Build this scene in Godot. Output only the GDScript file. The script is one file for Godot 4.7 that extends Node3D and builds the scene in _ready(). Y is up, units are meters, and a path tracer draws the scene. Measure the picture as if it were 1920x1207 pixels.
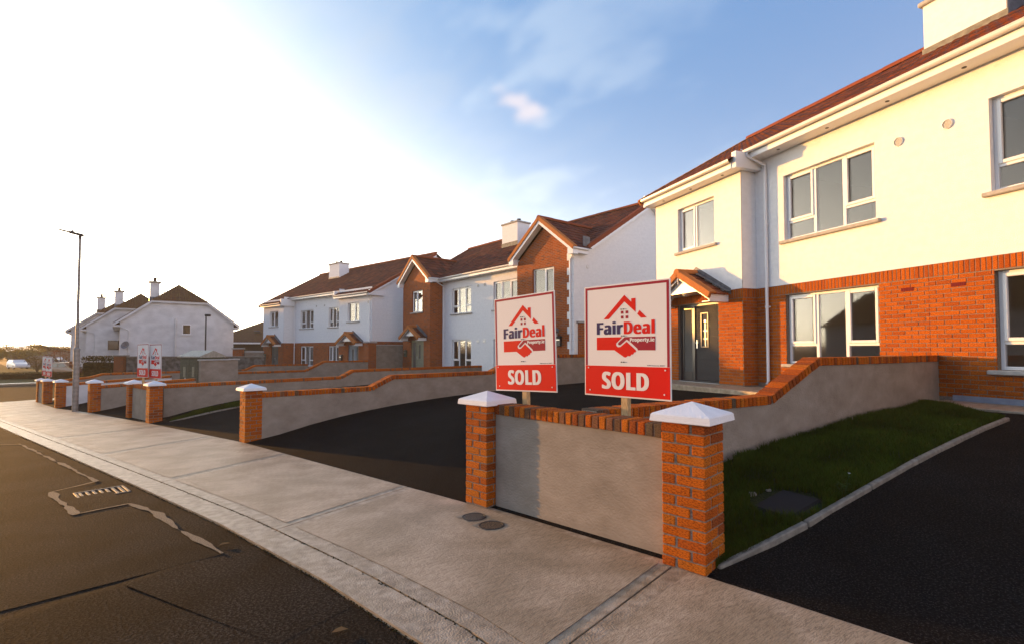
extends Node3D

const SUN_AZ := 53.5
const SUN_EL := 3.0
var rng := RandomNumberGenerator.new()
var M := {}
var brick_mats: Array = []
var dark_brick_mats: Array = []
var font_bold: Font
var names := {}
var everywhere := func(_p: Vector3) -> bool: return true
var shared := {}

func _ready() -> void:
	rng.seed = 7
	camera_and_sky()
	make_materials()
	setting()
	house_near()
	house_middle()
	house_far()
	front_walls()
	boards()
	street_furniture()
	distance_things()
	small_things()


func camera_and_sky() -> void:
	var cam := Camera3D.new()
	cam.name = "camera"
	add_child(cam)
	var near := 0.05
	cam.set_frustum(2.0 * near * 603.5 / 963.0, Vector2(0.0, near * 17.87 / 963.0), near, 4000.0)
	cam.position = Vector3(0, 1.585, 0)
	cam.rotation_degrees = Vector3(2.0, 0, 0)
	cam.current = true
	var we := WorldEnvironment.new()
	we.name = "environment"
	var env := Environment.new()
	env.background_mode = Environment.BG_SKY
	env.tonemap_mode = Environment.TONE_MAPPER_LINEAR
	env.tonemap_exposure = 2.9
	env.sdfgi_enabled = true
	env.ssao_enabled = true
	env.ssil_enabled = true
	var sky := Sky.new()
	var pm := PanoramaSkyMaterial.new()
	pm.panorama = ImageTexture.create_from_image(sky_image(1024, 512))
	env.fog_enabled = true
	env.fog_density = 0.0011
	env.fog_light_color = Color(1.0, 0.93, 0.80)
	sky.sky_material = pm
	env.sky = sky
	we.environment = env
	add_child(we)
	var sun := DirectionalLight3D.new()
	sun.name = "sun"
	sun.light_energy = 1.0
	sun.light_color = Color(1.0, 0.71, 0.34)
	sun.light_angular_distance = 0.5
	sun.shadow_enabled = true
	add_child(sun)
	sun.look_at_from_position(Vector3.ZERO, -sun_dir(), Vector3.UP)


func sun_dir() -> Vector3:
	var a := deg_to_rad(SUN_AZ)
	var e := deg_to_rad(SUN_EL)
	return Vector3(-sin(a) * cos(e), sin(e), -cos(a) * cos(e))


func sky_image(w: int, h: int) -> Image:
	var im := Image.create(w, h, false, Image.FORMAT_RGBF)
	var n1 := FastNoiseLite.new()
	n1.seed = 3
	n1.frequency = 1.0
	n1.fractal_octaves = 5
	var n2 := FastNoiseLite.new()
	n2.seed = 11
	n2.frequency = 1.0
	n2.fractal_octaves = 4
	var s := sun_dir()
	for j in h:
		var el := PI * 0.5 - PI * (j + 0.5) / h
		for i in w:
			var az := TAU * (i + 0.5) / w
			var d := Vector3(sin(az) * cos(el), sin(el), -cos(az) * cos(el))
			var e := maxf(el, 0.0)
			var g := rad_to_deg(acos(clampf(d.dot(s), -1, 1)))
			var hz := exp(-e * 5.6)
			var c := Vector3(0.018, 0.072, 0.185).lerp(Vector3(0.34, 0.37, 0.40), hz)
			c += Vector3(0.26, 0.33, 0.345) * exp(-g / 38.0)
			var da := absf(wrapf(rad_to_deg(az) + SUN_AZ, -180, 180))
			# high thin cloud, drawn out in streaks that fan from the sun
			var pl := Vector2(d.x, d.z) / (maxf(d.y, 0.0) + 0.22)
			var q := Vector2(pl.x * 0.77 + pl.y * 0.63, -pl.x * 0.63 + pl.y * 0.77)
			var f1 := n1.get_noise_2d(q.x * 1.1 + 3.0, q.y * 2.3)
			var f2 := n2.get_noise_2d(q.x * 3.1 + 9.0, q.y * 5.2 + 4.0)
			var veil := smoothstep(67.0, 22.0, g + f1 * 12.0 + f2 * 9.0 + rad_to_deg(e) * 0.16)
			var wisps := clampf(smoothstep(0.02, 0.55, f1 * 0.8 + f2 * 0.5), 0, 1) * 0.42 * smoothstep(92.0, 50.0, g)
			c = c.lerp(Vector3(0.32, 0.36, 0.39), wisps * (1.0 - veil) * 0.8)
			var ed := rad_to_deg(e)
			var streak := clampf(0.5 + f1 * 0.9 + f2 * 0.5, 0.0, 1.0)
			c = c.lerp(Vector3(0.30, 0.325, 0.345) * (0.86 + 0.30 * streak), pow(veil, 1.25) * (0.70 + 0.30 * streak))
			c += Vector3(1.25, 1.15, 1.0) * exp(-pow(da / 46.0, 2.0)) * exp(-pow(ed / 15.5, 2.0))
			c += Vector3(0.55, 0.52, 0.46) * exp(-pow(g / 21.0, 2.0))
			c += Vector3(2.9, 2.5, 1.8) * exp(-g / 9.0)
			c += Vector3(1.0, 0.80, 0.42) * 3.6 * exp(-rad_to_deg(e) / 6.0) * exp(-pow(da / 34.0, 2.0))
			# one small pinkish cloud above the middle house
			var k := Vector2((rad_to_deg(wrapf(az, -PI, PI)) - 0.8) / 3.6, (rad_to_deg(el) - 26.0) / 1.5)
			k.y += k.x * 0.45
			var puff := clampf(1.0 - k.length() + f2 * 0.9, 0, 1)
			c = c.lerp(Vector3(0.36, 0.325, 0.335), smoothstep(0.0, 0.7, puff) * 0.75)
			# pink band opposite the low sun, brightened to lift the shaded side walls
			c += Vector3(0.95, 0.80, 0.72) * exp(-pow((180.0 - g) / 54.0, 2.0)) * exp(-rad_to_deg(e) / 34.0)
			if el < 0.0:
				c = Vector3(0.25, 0.24, 0.22)
			im.set_pixel(i, j, Color(c.x, c.y, c.z))
	return im


# ---------------------------------------------------------------- mesh helper
class MB:
	var v := PackedVector3Array()
	var n := PackedVector3Array()
	var t := PackedVector2Array()
	var c := PackedColorArray()
	var xf := Transform3D()
	var tint := Color(1, 1, 1)
	var colored := false
	var us := Vector2.ZERO

	func put(p: Vector3, m: Vector3, w: Vector2) -> void:
		v.append(xf * p)
		n.append((xf.basis * m).normalized())
		t.append(w)
		if colored:
			c.append(tint)

	func uvof(p: Vector3, m: Vector3) -> Vector2:
		var a := m.abs()
		if a.z >= a.x and a.z >= a.y:
			return Vector2(p.x, -p.y) + us
		if a.x >= a.y:
			return Vector2(p.z, -p.y) + us
		return Vector2(p.x, p.z) + us

	func tri(a: Vector3, b: Vector3, d: Vector3, out: Vector3) -> void:
		var m := (a - d).cross(a - b)
		if m.length_squared() < 1e-16:
			return
		if m.dot(out) < 0:
			var s := b
			b = d
			d = s
			m = -m
		m = m.normalized()
		put(a, m, uvof(a, m))
		put(b, m, uvof(b, m))
		put(d, m, uvof(d, m))

	func quad(a: Vector3, b: Vector3, d: Vector3, e: Vector3, out: Vector3) -> void:
		tri(a, b, d, out)
		tri(a, d, e, out)

	func smooth(a: Vector3, b: Vector3, d: Vector3, na: Vector3, nb: Vector3, nd: Vector3) -> void:
		if (a - d).cross(a - b).dot(na + nb + nd) < 0:
			var s := b
			b = d
			d = s
			s = nb
			nb = nd
			nd = s
		put(a, na, uvof(a, na))
		put(b, nb, uvof(b, na))
		put(d, nd, uvof(d, na))

	func box(a: Vector3, b: Vector3) -> void:
		var p := a.min(b)
		var q := a.max(b)
		for k in 3:
			for s in 2:
				var o := Vector3.ZERO
				o[k] = 1.0 if s else -1.0
				var i := (k + 1) % 3
				var j := (k + 2) % 3
				var w: Array = []
				for f in [[0, 0], [1, 0], [1, 1], [0, 1]]:
					var r := Vector3.ZERO
					r[k] = q[k] if s else p[k]
					r[i] = q[i] if f[0] else p[i]
					r[j] = q[j] if f[1] else p[j]
					w.append(r)
				quad(w[0], w[1], w[2], w[3], o)

	# a box with chamfered edges; jit moves its corners a little
	func bbox(a: Vector3, b: Vector3, e: float, r: RandomNumberGenerator = null, jit := 0.0) -> void:
		var p := a.min(b)
		var q := a.max(b)
		var mid := (p + q) * 0.5
		var P := {}
		for x in 2:
			for y in 2:
				for z in 2:
					var cor := Vector3(q.x if x else p.x, q.y if y else p.y, q.z if z else p.z)
					if r:
						cor += Vector3(r.randf_range(-jit, jit), r.randf_range(-jit, jit), r.randf_range(-jit, jit))
					var sg := Vector3(1 if x else -1, 1 if y else -1, 1 if z else -1)
					for k in 3:
						var w := cor - sg * e
						w[k] = cor[k]
						P[[x, y, z, k]] = w
		for k in 3:
			var i := (k + 1) % 3
			var j := (k + 2) % 3
			for s in 2:
				var w: Array = []
				for f in [[0, 0], [1, 0], [1, 1], [0, 1]]:
					var id := [0, 0, 0]
					id[k] = s
					id[i] = f[0]
					id[j] = f[1]
					w.append(P[[id[0], id[1], id[2], k]])
				var o := Vector3.ZERO
				o[k] = 1.0 if s else -1.0
				quad(w[0], w[1], w[2], w[3], o)
			for s1 in 2:
				for s2 in 2:
					var id0 := [0, 0, 0]
					id0[i] = s1
					id0[j] = s2
					var id1 := id0.duplicate()
					id1[k] = 1
					var o2 := Vector3.ZERO
					o2[i] = 1.0 if s1 else -1.0
					o2[j] = 1.0 if s2 else -1.0
					quad(P[[id0[0], id0[1], id0[2], i]], P[[id1[0], id1[1], id1[2], i]], P[[id1[0], id1[1], id1[2], j]], P[[id0[0], id0[1], id0[2], j]], o2)
		for x in 2:
			for y in 2:
				for z in 2:
					tri(P[[x, y, z, 0]], P[[x, y, z, 1]], P[[x, y, z, 2]], P[[x, y, z, 0]] - mid)

	# polygon in x,y pushed from z0 to z1
	func prism(pts: Array, z0: float, z1: float) -> void:
		var poly := PackedVector2Array(pts)
		var idx := Geometry2D.triangulate_polygon(poly)
		for k in range(0, idx.size(), 3):
			for z in [z0, z1]:
				var o := Vector3(0, 0, 1 if z == maxf(z0, z1) else -1)
				tri(V(poly[idx[k]], z), V(poly[idx[k + 1]], z), V(poly[idx[k + 2]], z), o)
		var cw := Geometry2D.is_polygon_clockwise(poly)
		for k in poly.size():
			var a := poly[k]
			var b := poly[(k + 1) % poly.size()]
			var e := b - a
			var o3 := Vector3(e.y, -e.x, 0) * (-1.0 if cw else 1.0)
			quad(V(a, z0), V(b, z0), V(b, z1), V(a, z1), o3)

	func V(p: Vector2, z: float) -> Vector3:
		return Vector3(p.x, p.y, z)

	func tube(pts: Array, r: float, seg := 8, r2 := -1.0, cap := true) -> void:
		if r2 < 0:
			r2 = r
		var rings: Array = []
		var up := Vector3.UP
		for k in pts.size():
			var dirv: Vector3
			if k == 0:
				dirv = pts[1] - pts[0]
			elif k == pts.size() - 1:
				dirv = pts[k] - pts[k - 1]
			else:
				dirv = (pts[k] - pts[k - 1]).normalized() + (pts[k + 1] - pts[k]).normalized()
			dirv = dirv.normalized()
			var x := dirv.cross(up if absf(dirv.y) < 0.9 else Vector3.RIGHT).normalized()
			var y := dirv.cross(x).normalized()
			var rr := lerpf(r, r2, float(k) / (pts.size() - 1))
			var ring: Array = []
			for s in seg:
				var a := TAU * s / seg
				var o := x * cos(a) + y * sin(a)
				ring.append([pts[k] + o * rr, o])
			rings.append(ring)
		for k in rings.size() - 1:
			for s in seg:
				var a: Array = rings[k][s]
				var b: Array = rings[k][(s + 1) % seg]
				var d: Array = rings[k + 1][(s + 1) % seg]
				var e: Array = rings[k + 1][s]
				smooth(a[0], b[0], d[0], a[1], b[1], d[1])
				smooth(a[0], d[0], e[0], a[1], d[1], e[1])
		if cap:
			for k in [0, rings.size() - 1]:
				var o4: Vector3 = pts[k] - pts[1 if k == 0 else k - 1]
				for s in range(1, seg - 1):
					tri(rings[k][0][0], rings[k][s][0], rings[k][s + 1][0], o4)

	# profile of Vector2(radius, height) turned round the y axis
	func lathe(prof: Array, seg := 20) -> void:
		for k in prof.size() - 1:
			var a: Vector2 = prof[k]
			var b: Vector2 = prof[k + 1]
			var e := b - a
			var m := Vector2(e.y, -e.x).normalized()
			for s in seg:
				var p := TAU * s / seg
				var q := TAU * (s + 1) / seg
				var cp := Vector3(cos(p), 0, sin(p))
				var cq := Vector3(cos(q), 0, sin(q))
				var np := cp * m.x + Vector3.UP * m.y
				var nq := cq * m.x + Vector3.UP * m.y
				var A := cp * a.x + Vector3.UP * a.y
				var B := cq * a.x + Vector3.UP * a.y
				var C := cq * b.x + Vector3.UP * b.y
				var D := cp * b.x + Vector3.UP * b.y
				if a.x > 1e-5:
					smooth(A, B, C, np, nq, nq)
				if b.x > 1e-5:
					smooth(A, C, D, np, nq, np)

	func done() -> ArrayMesh:
		var m := ArrayMesh.new()
		var arr := []
		arr.resize(Mesh.ARRAY_MAX)
		arr[Mesh.ARRAY_VERTEX] = v
		arr[Mesh.ARRAY_NORMAL] = n
		arr[Mesh.ARRAY_TEX_UV] = t
		if colored:
			arr[Mesh.ARRAY_COLOR] = c
		if v.size():
			m.add_surface_from_arrays(Mesh.PRIMITIVE_TRIANGLES, arr)
		return m


# ---------------------------------------------------------------- node helpers
func P(x: float, y: float, d: float) -> Vector3:
	return Vector3(x, y, -d)


func numbered(called: String) -> String:
	if not names.has(called):
		names[called] = 0
		return called
	names[called] += 1
	return "%s_%03d" % [called, names[called]]


func tag(o: Node, label: String, category: String, group := "") -> void:
	o.set_meta("label", label)
	o.set_meta("category", category)
	if group != "":
		o.set_meta("group", group)


func thing(called: String, label: String, category: String, at := Vector3.ZERO, turn := 0.0, group := "") -> Node3D:
	var o := Node3D.new()
	o.name = numbered(called)
	add_child(o)
	o.position = at
	o.rotation.y = turn
	tag(o, label, category, group)
	return o


func part_node(called: String, parent: Node) -> Node3D:
	var o := Node3D.new()
	o.name = called
	parent.add_child(o, true)
	return o


func obj(called: String, mesh: Mesh, mat: Material, parent: Node = null, xf := Transform3D()) -> MeshInstance3D:
	var o := MeshInstance3D.new()
	o.mesh = mesh
	o.material_override = mat
	o.transform = xf
	if parent == null:
		o.name = numbered(called)
		add_child(o)
	else:
		o.name = called
		parent.add_child(o, true)
	return o


func stuff(o: Node) -> Node:
	o.set_meta("kind", "stuff")
	return o


func struct(called: String, mesh: Mesh, mat: Material) -> MeshInstance3D:
	var o := obj(called, mesh, mat)
	o.set_meta("kind", "structure")
	return o


func box(called: String, a: Vector3, b: Vector3, mat: Material, parent: Node, bev := 0.0) -> MeshInstance3D:
	var mb := MB.new()
	if bev > 0:
		mb.bbox(a, b, bev)
	else:
		mb.box(a, b)
	return obj(called, mb.done(), mat, parent)


func multi(called: String, mesh: Mesh, mat: Material, xfs: Array, cols: Array, parent: Node) -> MultiMeshInstance3D:
	var mm := MultiMesh.new()
	mm.transform_format = MultiMesh.TRANSFORM_3D
	mm.use_colors = cols.size() > 0
	mm.mesh = mesh
	mm.instance_count = xfs.size()
	for k in xfs.size():
		mm.set_instance_transform(k, xfs[k])
		if cols.size():
			mm.set_instance_color(k, cols[k])
	var o := MultiMeshInstance3D.new()
	o.multimesh = mm
	o.material_override = mat
	o.name = called if parent else numbered(called)
	(parent if parent else self).add_child(o, true)
	stuff(o)
	return o


# ---------------------------------------------------------------- materials
func lin(r: float, g: float, b: float) -> Color:
	return Color(r, g, b).linear_to_srgb()


func noise(freq: float, oct := 4, type := FastNoiseLite.TYPE_SIMPLEX_SMOOTH, sd := 1) -> FastNoiseLite:
	var f := FastNoiseLite.new()
	f.noise_type = type
	f.frequency = freq
	f.fractal_octaves = oct
	f.seed = sd
	return f


func ntex(f: FastNoiseLite, cols: Array, size := 512) -> NoiseTexture2D:
	var t := NoiseTexture2D.new()
	t.width = size
	t.height = size
	t.seamless = true
	t.noise = f
	var g := Gradient.new()
	var off := PackedFloat32Array()
	var cc := PackedColorArray()
	for c in cols:
		off.append(c[0])
		cc.append(c[1])
	g.offsets = off
	g.colors = cc
	t.color_ramp = g
	return t


func bump(f: FastNoiseLite, strength: float, size := 512) -> NoiseTexture2D:
	var t := NoiseTexture2D.new()
	t.width = size
	t.height = size
	t.seamless = true
	t.as_normal_map = true
	t.bump_strength = strength
	t.noise = f
	return t


func mat(rough: float, col := Color(1, 1, 1)) -> StandardMaterial3D:
	var m := StandardMaterial3D.new()
	m.albedo_color = col
	m.roughness = rough
	m.metallic_specular = 0.5 if rough < 0.65 else 0.25
	return m


func tex_mat(rough: float, t: Texture2D, nt: Texture2D, scale: float, nscale := 1.0, tri := true) -> StandardMaterial3D:
	var m := mat(rough)
	m.albedo_texture = t
	if nt:
		m.normal_enabled = true
		m.normal_texture = nt
		m.normal_scale = nscale
	m.uv1_scale = Vector3.ONE * scale
	if tri:
		m.uv1_triplanar = true
		m.uv1_world_triplanar = true
	return m


func blotch(m: StandardMaterial3D, f: FastNoiseLite, a: Color, b: Color, scale: float) -> void:
	m.detail_enabled = true
	m.detail_blend_mode = BaseMaterial3D.BLEND_MODE_MUL
	m.detail_albedo = ntex(f, [[0.25, a], [0.75, b]], 256)
	m.detail_uv_layer = BaseMaterial3D.DETAIL_UV_2
	m.uv2_triplanar = true
	m.uv2_world_triplanar = true
	m.uv2_scale = Vector3.ONE * scale


func make_materials() -> void:
	font_bold = SystemFont.new()
	font_bold.font_names = PackedStringArray(["Droid Sans"])
	font_bold.font_weight = 700
	var soft := noise(0.012, 4)
	var grain := noise(0.11, 4, FastNoiseLite.TYPE_SIMPLEX, 5)
	var cells := noise(0.09, 2, FastNoiseLite.TYPE_CELLULAR, 8)
	var pits := bump(noise(0.05, 4, FastNoiseLite.TYPE_SIMPLEX, 9), 6.0)
	var stones := bump(cells, 14.0)
	var fine := bump(grain, 5.0)
	# road: worn chippings with pale and brown stones
	var chip := noise(0.055, 4, FastNoiseLite.TYPE_SIMPLEX, 21)
	chip.fractal_gain = 0.75
	var chipn := bump(chip, 10.0)
	M.road = tex_mat(0.92, ntex(chip, [[0.0, lin(0.003, 0.003, 0.003)], [0.38, lin(0.007, 0.0067, 0.0064)], [0.52, lin(0.018, 0.0165, 0.015)], [0.68, lin(0.042, 0.038, 0.033)], [0.85, lin(0.10, 0.09, 0.075)]]), chipn, 1.15, 0.6)
	M.road.metallic_specular = 0.12
	blotch(M.road, soft, lin(0.55, 0.52, 0.5), lin(1, 1, 1), 0.22)
	M.road_patch = tex_mat(0.92, ntex(chip, [[0.0, lin(0.004, 0.0038, 0.0035)], [0.38, lin(0.009, 0.0085, 0.008)], [0.55, lin(0.022, 0.02, 0.018)], [0.75, lin(0.048, 0.042, 0.035)], [0.9, lin(0.11, 0.095, 0.078)]]), chipn, 1.4, 0.6)
	M.road_patch.metallic_specular = 0.12
	blotch(M.road_patch, soft, lin(0.6, 0.58, 0.55), lin(1, 1, 1), 0.3)
	M.tarmac = tex_mat(0.95, ntex(chip, [[0.0, lin(0.002, 0.002, 0.0021)], [0.42, lin(0.005, 0.005, 0.0052)], [0.58, lin(0.011, 0.0107, 0.0107)], [0.74, lin(0.028, 0.026, 0.025)], [0.9, lin(0.085, 0.075, 0.065)]]), chipn, 1.5, 0.6)
	M.tarmac.metallic_specular = 0.12
	blotch(M.tarmac, soft, lin(0.75, 0.73, 0.7), lin(1, 1, 1), 0.25)
	M.sand_and_lit_edge = tex_mat(0.9, ntex(noise(0.06, 4, FastNoiseLite.TYPE_SIMPLEX, 4), [[0.2, lin(0.10, 0.08, 0.055)], [0.8, lin(0.30, 0.25, 0.18)]]), fine, 2.0)
	# brushed concrete
	var brushed := noise(0.03, 4, FastNoiseLite.TYPE_SIMPLEX, 31)
	M.concrete = tex_mat(0.55, ntex(brushed, [[0.12, lin(0.22, 0.162, 0.106)], [0.5, lin(0.39, 0.302, 0.205)], [0.9, lin(0.47, 0.37, 0.262)]]), bump(noise(0.1, 3, FastNoiseLite.TYPE_SIMPLEX, 33), 4.0), 1.0, 0.7, false)
	M.concrete.uv1_scale = Vector3(0.5, 5.5, 1)
	blotch(M.concrete, noise(0.014, 5, FastNoiseLite.TYPE_SIMPLEX_SMOOTH, 34), lin(0.66, 0.64, 0.58), lin(1, 1, 1), 0.35)
	M.concrete_smooth = tex_mat(0.5, ntex(noise(0.02, 5, FastNoiseLite.TYPE_SIMPLEX, 35), [[0.15, lin(0.265, 0.205, 0.142)], [0.5, lin(0.365, 0.285, 0.198)], [0.85, lin(0.43, 0.345, 0.25)]]), fine, 0.8, 0.35)
	blotch(M.concrete_smooth, noise(0.03, 4, FastNoiseLite.TYPE_SIMPLEX, 36), lin(0.74, 0.71, 0.65), lin(1, 1, 1), 0.5)
	M.precast = tex_mat(0.75, ntex(soft, [[0.2, lin(0.36, 0.34, 0.31)], [0.8, lin(0.47, 0.45, 0.41)]]), fine, 1.4, 0.4)
	M.kerb_old = tex_mat(0.8, ntex(soft, [[0.2, lin(0.17, 0.15, 0.12)], [0.8, lin(0.29, 0.26, 0.21)]]), fine, 1.8, 0.8)
	# walls
	M.plaster = tex_mat(0.85, ntex(noise(0.008, 5, FastNoiseLite.TYPE_SIMPLEX_SMOOTH, 41), [[0.15, lin(0.25, 0.212, 0.17)], [0.5, lin(0.295, 0.253, 0.205)], [0.85, lin(0.335, 0.29, 0.24)]]), fine, 0.55, 0.35)
	blotch(M.plaster, noise(0.03, 4, FastNoiseLite.TYPE_SIMPLEX, 42), lin(0.91, 0.905, 0.90), lin(1, 1, 1), 0.9)
	M.white_wall = tex_mat(0.85, ntex(noise(0.01, 4, FastNoiseLite.TYPE_SIMPLEX_SMOOTH, 43), [[0.2, lin(0.78, 0.78, 0.77)], [0.8, lin(0.84, 0.84, 0.83)]]), fine, 1.1, 0.45)
	M.old_white = tex_mat(0.85, ntex(noise(0.01, 5, FastNoiseLite.TYPE_SIMPLEX_SMOOTH, 44), [[0.15, lin(0.55, 0.55, 0.54)], [0.8, lin(0.72, 0.72, 0.71)]]), fine, 0.25, 0.25)
	M.plinth = tex_mat(0.8, ntex(soft, [[0.2, lin(0.24, 0.26, 0.31)], [0.8, lin(0.32, 0.34, 0.39)]]), fine, 1.0, 0.4)
	M.mortar = tex_mat(0.95, ntex(noise(0.05, 4, FastNoiseLite.TYPE_SIMPLEX, 45), [[0.2, lin(0.16, 0.12, 0.09)], [0.8, lin(0.33, 0.26, 0.20)]]), fine, 1.5, 0.8)
	# rustic bricks: five firings
	var drag := noise(0.03, 4, FastNoiseLite.TYPE_SIMPLEX, 51)
	drag.fractal_gain = 0.6
	var dragn := bump(noise(0.05, 3, FastNoiseLite.TYPE_SIMPLEX, 52), 9.0)
	for tone in [[0.50, 0.108, 0.006], [0.55, 0.125, 0.008], [0.43, 0.088, 0.008], [0.50, 0.135, 0.011], [0.29, 0.066, 0.013]]:
		var b := Color(tone[0], tone[1], tone[2])
		var m := tex_mat(0.85, ntex(drag, [[0.0, lin(b.r * 0.22, b.g * 0.25, b.b * 0.4)], [0.26, lin(b.r * 0.45, b.g * 0.45, b.b * 0.6)], [0.40, lin(b.r * 0.88, b.g * 0.85, b.b * 0.9)], [0.6, lin(b.r, b.g, b.b)], [0.9, lin(b.r * 1.2, b.g * 1.35, b.b * 1.5)]], 256), dragn, 1.0, 0.9, false)
		m.uv1_scale = Vector3(4.0, 9.0, 1)
		brick_mats.append(m)
	for tone in [[0.17, 0.085, 0.045], [0.24, 0.10, 0.05], [0.12, 0.085, 0.055]]:
		var m2 := tex_mat(0.85, ntex(drag, [[0.1, lin(tone[0] * 0.5, tone[1] * 0.5, tone[2] * 0.5)], [0.8, lin(tone[0] * 1.2, tone[1] * 1.2, tone[2] * 1.2)]], 256), dragn, 1.0, 0.9, false)
		m2.uv1_scale = Vector3(4.0, 9.0, 1)
		dark_brick_mats.append(m2)
	M.brick_wall = brick_picture(false)
	M.brick_wall_dark = brick_picture(true)
	# roofs
	M.tile = tex_mat(0.75, ntex(noise(0.06, 4, FastNoiseLite.TYPE_SIMPLEX, 61), [[0.1, lin(0.75, 0.75, 0.75)], [0.9, lin(1, 1, 1)]], 256), fine, 2.0, 0.5)
	M.tile.vertex_color_use_as_albedo = true
	M.tiles = []
	for tone in [[0.17, 0.045, 0.024], [0.21, 0.054, 0.026], [0.12, 0.036, 0.024], [0.25, 0.062, 0.026]]:
		M.tiles.append(tex_mat(0.75, ntex(noise(0.06, 4, FastNoiseLite.TYPE_SIMPLEX, 61), [[0.1, lin(tone[0] * 0.75, tone[1] * 0.75, tone[2] * 0.75)], [0.9, lin(tone[0] * 1.1, tone[1] * 1.1, tone[2] * 1.1)]], 256), fine, 2.0, 0.5))
	M.verge = tex_mat(0.8, ntex(noise(0.05, 4, FastNoiseLite.TYPE_SIMPLEX, 62), [[0.1, lin(0.36, 0.12, 0.035)], [0.9, lin(0.50, 0.19, 0.055)]], 256), fine, 2.0, 0.5)
	M.roof_under = mat(0.9, lin(0.06, 0.025, 0.018))
	M.old_roof = tex_mat(0.85, ntex(noise(0.02, 5, FastNoiseLite.TYPE_SIMPLEX, 63), [[0.2, lin(0.085, 0.045, 0.025)], [0.6, lin(0.14, 0.068, 0.034)], [0.9, lin(0.13, 0.105, 0.028)]]), fine, 0.3, 0.6)
	M.lead = tex_mat(0.55, ntex(soft, [[0.2, lin(0.08, 0.085, 0.095)], [0.8, lin(0.15, 0.155, 0.165)]], 256), fine, 1.4, 0.4)
	M.old_lead = tex_mat(0.7, ntex(soft, [[0.2, lin(0.18, 0.165, 0.13)], [0.8, lin(0.30, 0.28, 0.23)]], 256), fine, 1.4, 0.5)
	# trim, glass, doors
	M.upvc = mat(0.28, lin(0.78, 0.78, 0.77))
	M.cream_upvc = mat(0.3, lin(0.72, 0.71, 0.68))
	M.glass = mat(0.03, Color(0.10, 0.12, 0.12, 0.12))
	M.glass.transparency = BaseMaterial3D.TRANSPARENCY_ALPHA
	M.glass.metallic_specular = 0.75
	M.frosted = tex_mat(0.12, ntex(noise(0.05, 2, FastNoiseLite.TYPE_SIMPLEX, 71), [[0.2, lin(0.10, 0.105, 0.10)], [0.8, lin(0.19, 0.19, 0.18)]], 256), bump(noise(0.06, 2, FastNoiseLite.TYPE_SIMPLEX, 72), 16.0, 256), 6.0, 1.4)
	M.room = mat(0.9, lin(0.42, 0.40, 0.37))
	var wood := noise(0.03, 4, FastNoiseLite.TYPE_SIMPLEX, 73)
	var woodn := bump(wood, 12.0, 256)
	for d in [["navy_door", 0.012, 0.016, 0.026], ["sage_door", 0.36, 0.36, 0.25], ["grey_door", 0.17, 0.18, 0.16], ["blue_door", 0.30, 0.37, 0.42]]:
		var m3 := tex_mat(0.2, ntex(wood, [[0.2, lin(d[1] * 0.7, d[2] * 0.7, d[3] * 0.7)], [0.8, lin(d[1] * 1.15, d[2] * 1.15, d[3] * 1.15)]], 256), woodn, 1.0, 0.9, false)
		m3.uv1_scale = Vector3(14, 1.2, 1)
		m3.metallic_specular = 0.4
		M[d[0]] = m3
	M.lid = tex_mat(0.6, ntex(soft, [[0.2, lin(0.30, 0.28, 0.22)], [0.8, lin(0.42, 0.39, 0.31)]], 256), fine, 2.0, 0.3)  # cabinet lid, coloured pale to stand for sun on its slope
	M.air_brick = mat(0.8, lin(0.17, 0.018, 0.016))
	M.door_frame = mat(0.35, lin(0.014, 0.017, 0.024))
	M.post = tex_mat(0.8, ntex(wood, [[0.2, lin(0.42, 0.28, 0.13)], [0.8, lin(0.60, 0.43, 0.23)]], 256), woodn, 1.0, 0.4, false)
	M.post.uv1_scale = Vector3(9, 1.5, 1)
	M.steel = mat(0.3, lin(0.62, 0.62, 0.6))
	M.steel.metallic = 1.0
	M.galv = tex_mat(0.55, ntex(soft, [[0.2, lin(0.24, 0.22, 0.19)], [0.8, lin(0.36, 0.33, 0.29)]], 256), fine, 2.0, 0.3)
	M.galv.metallic = 0.15
	M.iron = tex_mat(0.6, ntex(noise(0.05, 4, FastNoiseLite.TYPE_SIMPLEX, 75), [[0.2, lin(0.035, 0.032, 0.03)], [0.8, lin(0.10, 0.085, 0.07)]], 256), fine, 4.0, 0.7)
	M.rust = tex_mat(0.8, ntex(noise(0.04, 4, FastNoiseLite.TYPE_SIMPLEX, 76), [[0.2, lin(0.075, 0.055, 0.04)], [0.8, lin(0.22, 0.14, 0.08)]], 256), fine, 4.0, 0.7)
	M.black = mat(0.5, lin(0.012, 0.012, 0.013))
	M.rubber = mat(0.8, lin(0.015, 0.015, 0.016))
	M.stained = tex_mat(0.9, ntex(noise(0.012, 5, FastNoiseLite.TYPE_SIMPLEX, 46), [[0.2, lin(0.07, 0.065, 0.055)], [0.8, lin(0.17, 0.16, 0.145)]]), fine, 0.3, 0.4)
	M.shed_roof = mat(0.6, lin(0.30, 0.28, 0.25))
	M.glass_bright = mat(0.05, lin(0.12, 0.13, 0.14))
	# boards
	M.board_white = mat(0.66, lin(0.74, 0.71, 0.68))
	M.board_red = mat(0.7, lin(0.62, 0.008, 0.006))
	M.board_maroon = mat(0.7, lin(0.30, 0.018, 0.038))
	M.board_navy = mat(0.7, lin(0.035, 0.028, 0.10))
	M.print_grey = mat(0.5, lin(0.10, 0.09, 0.09))
	# planting
	M.grass = mat(0.75, Color(1, 1, 1))
	M.grass.vertex_color_use_as_albedo = true
	M.grass.metallic_specular = 0.1
	M.grass.backlight_enabled = true
	M.grass.backlight = Color(0.35, 0.4, 0.2)
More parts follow.
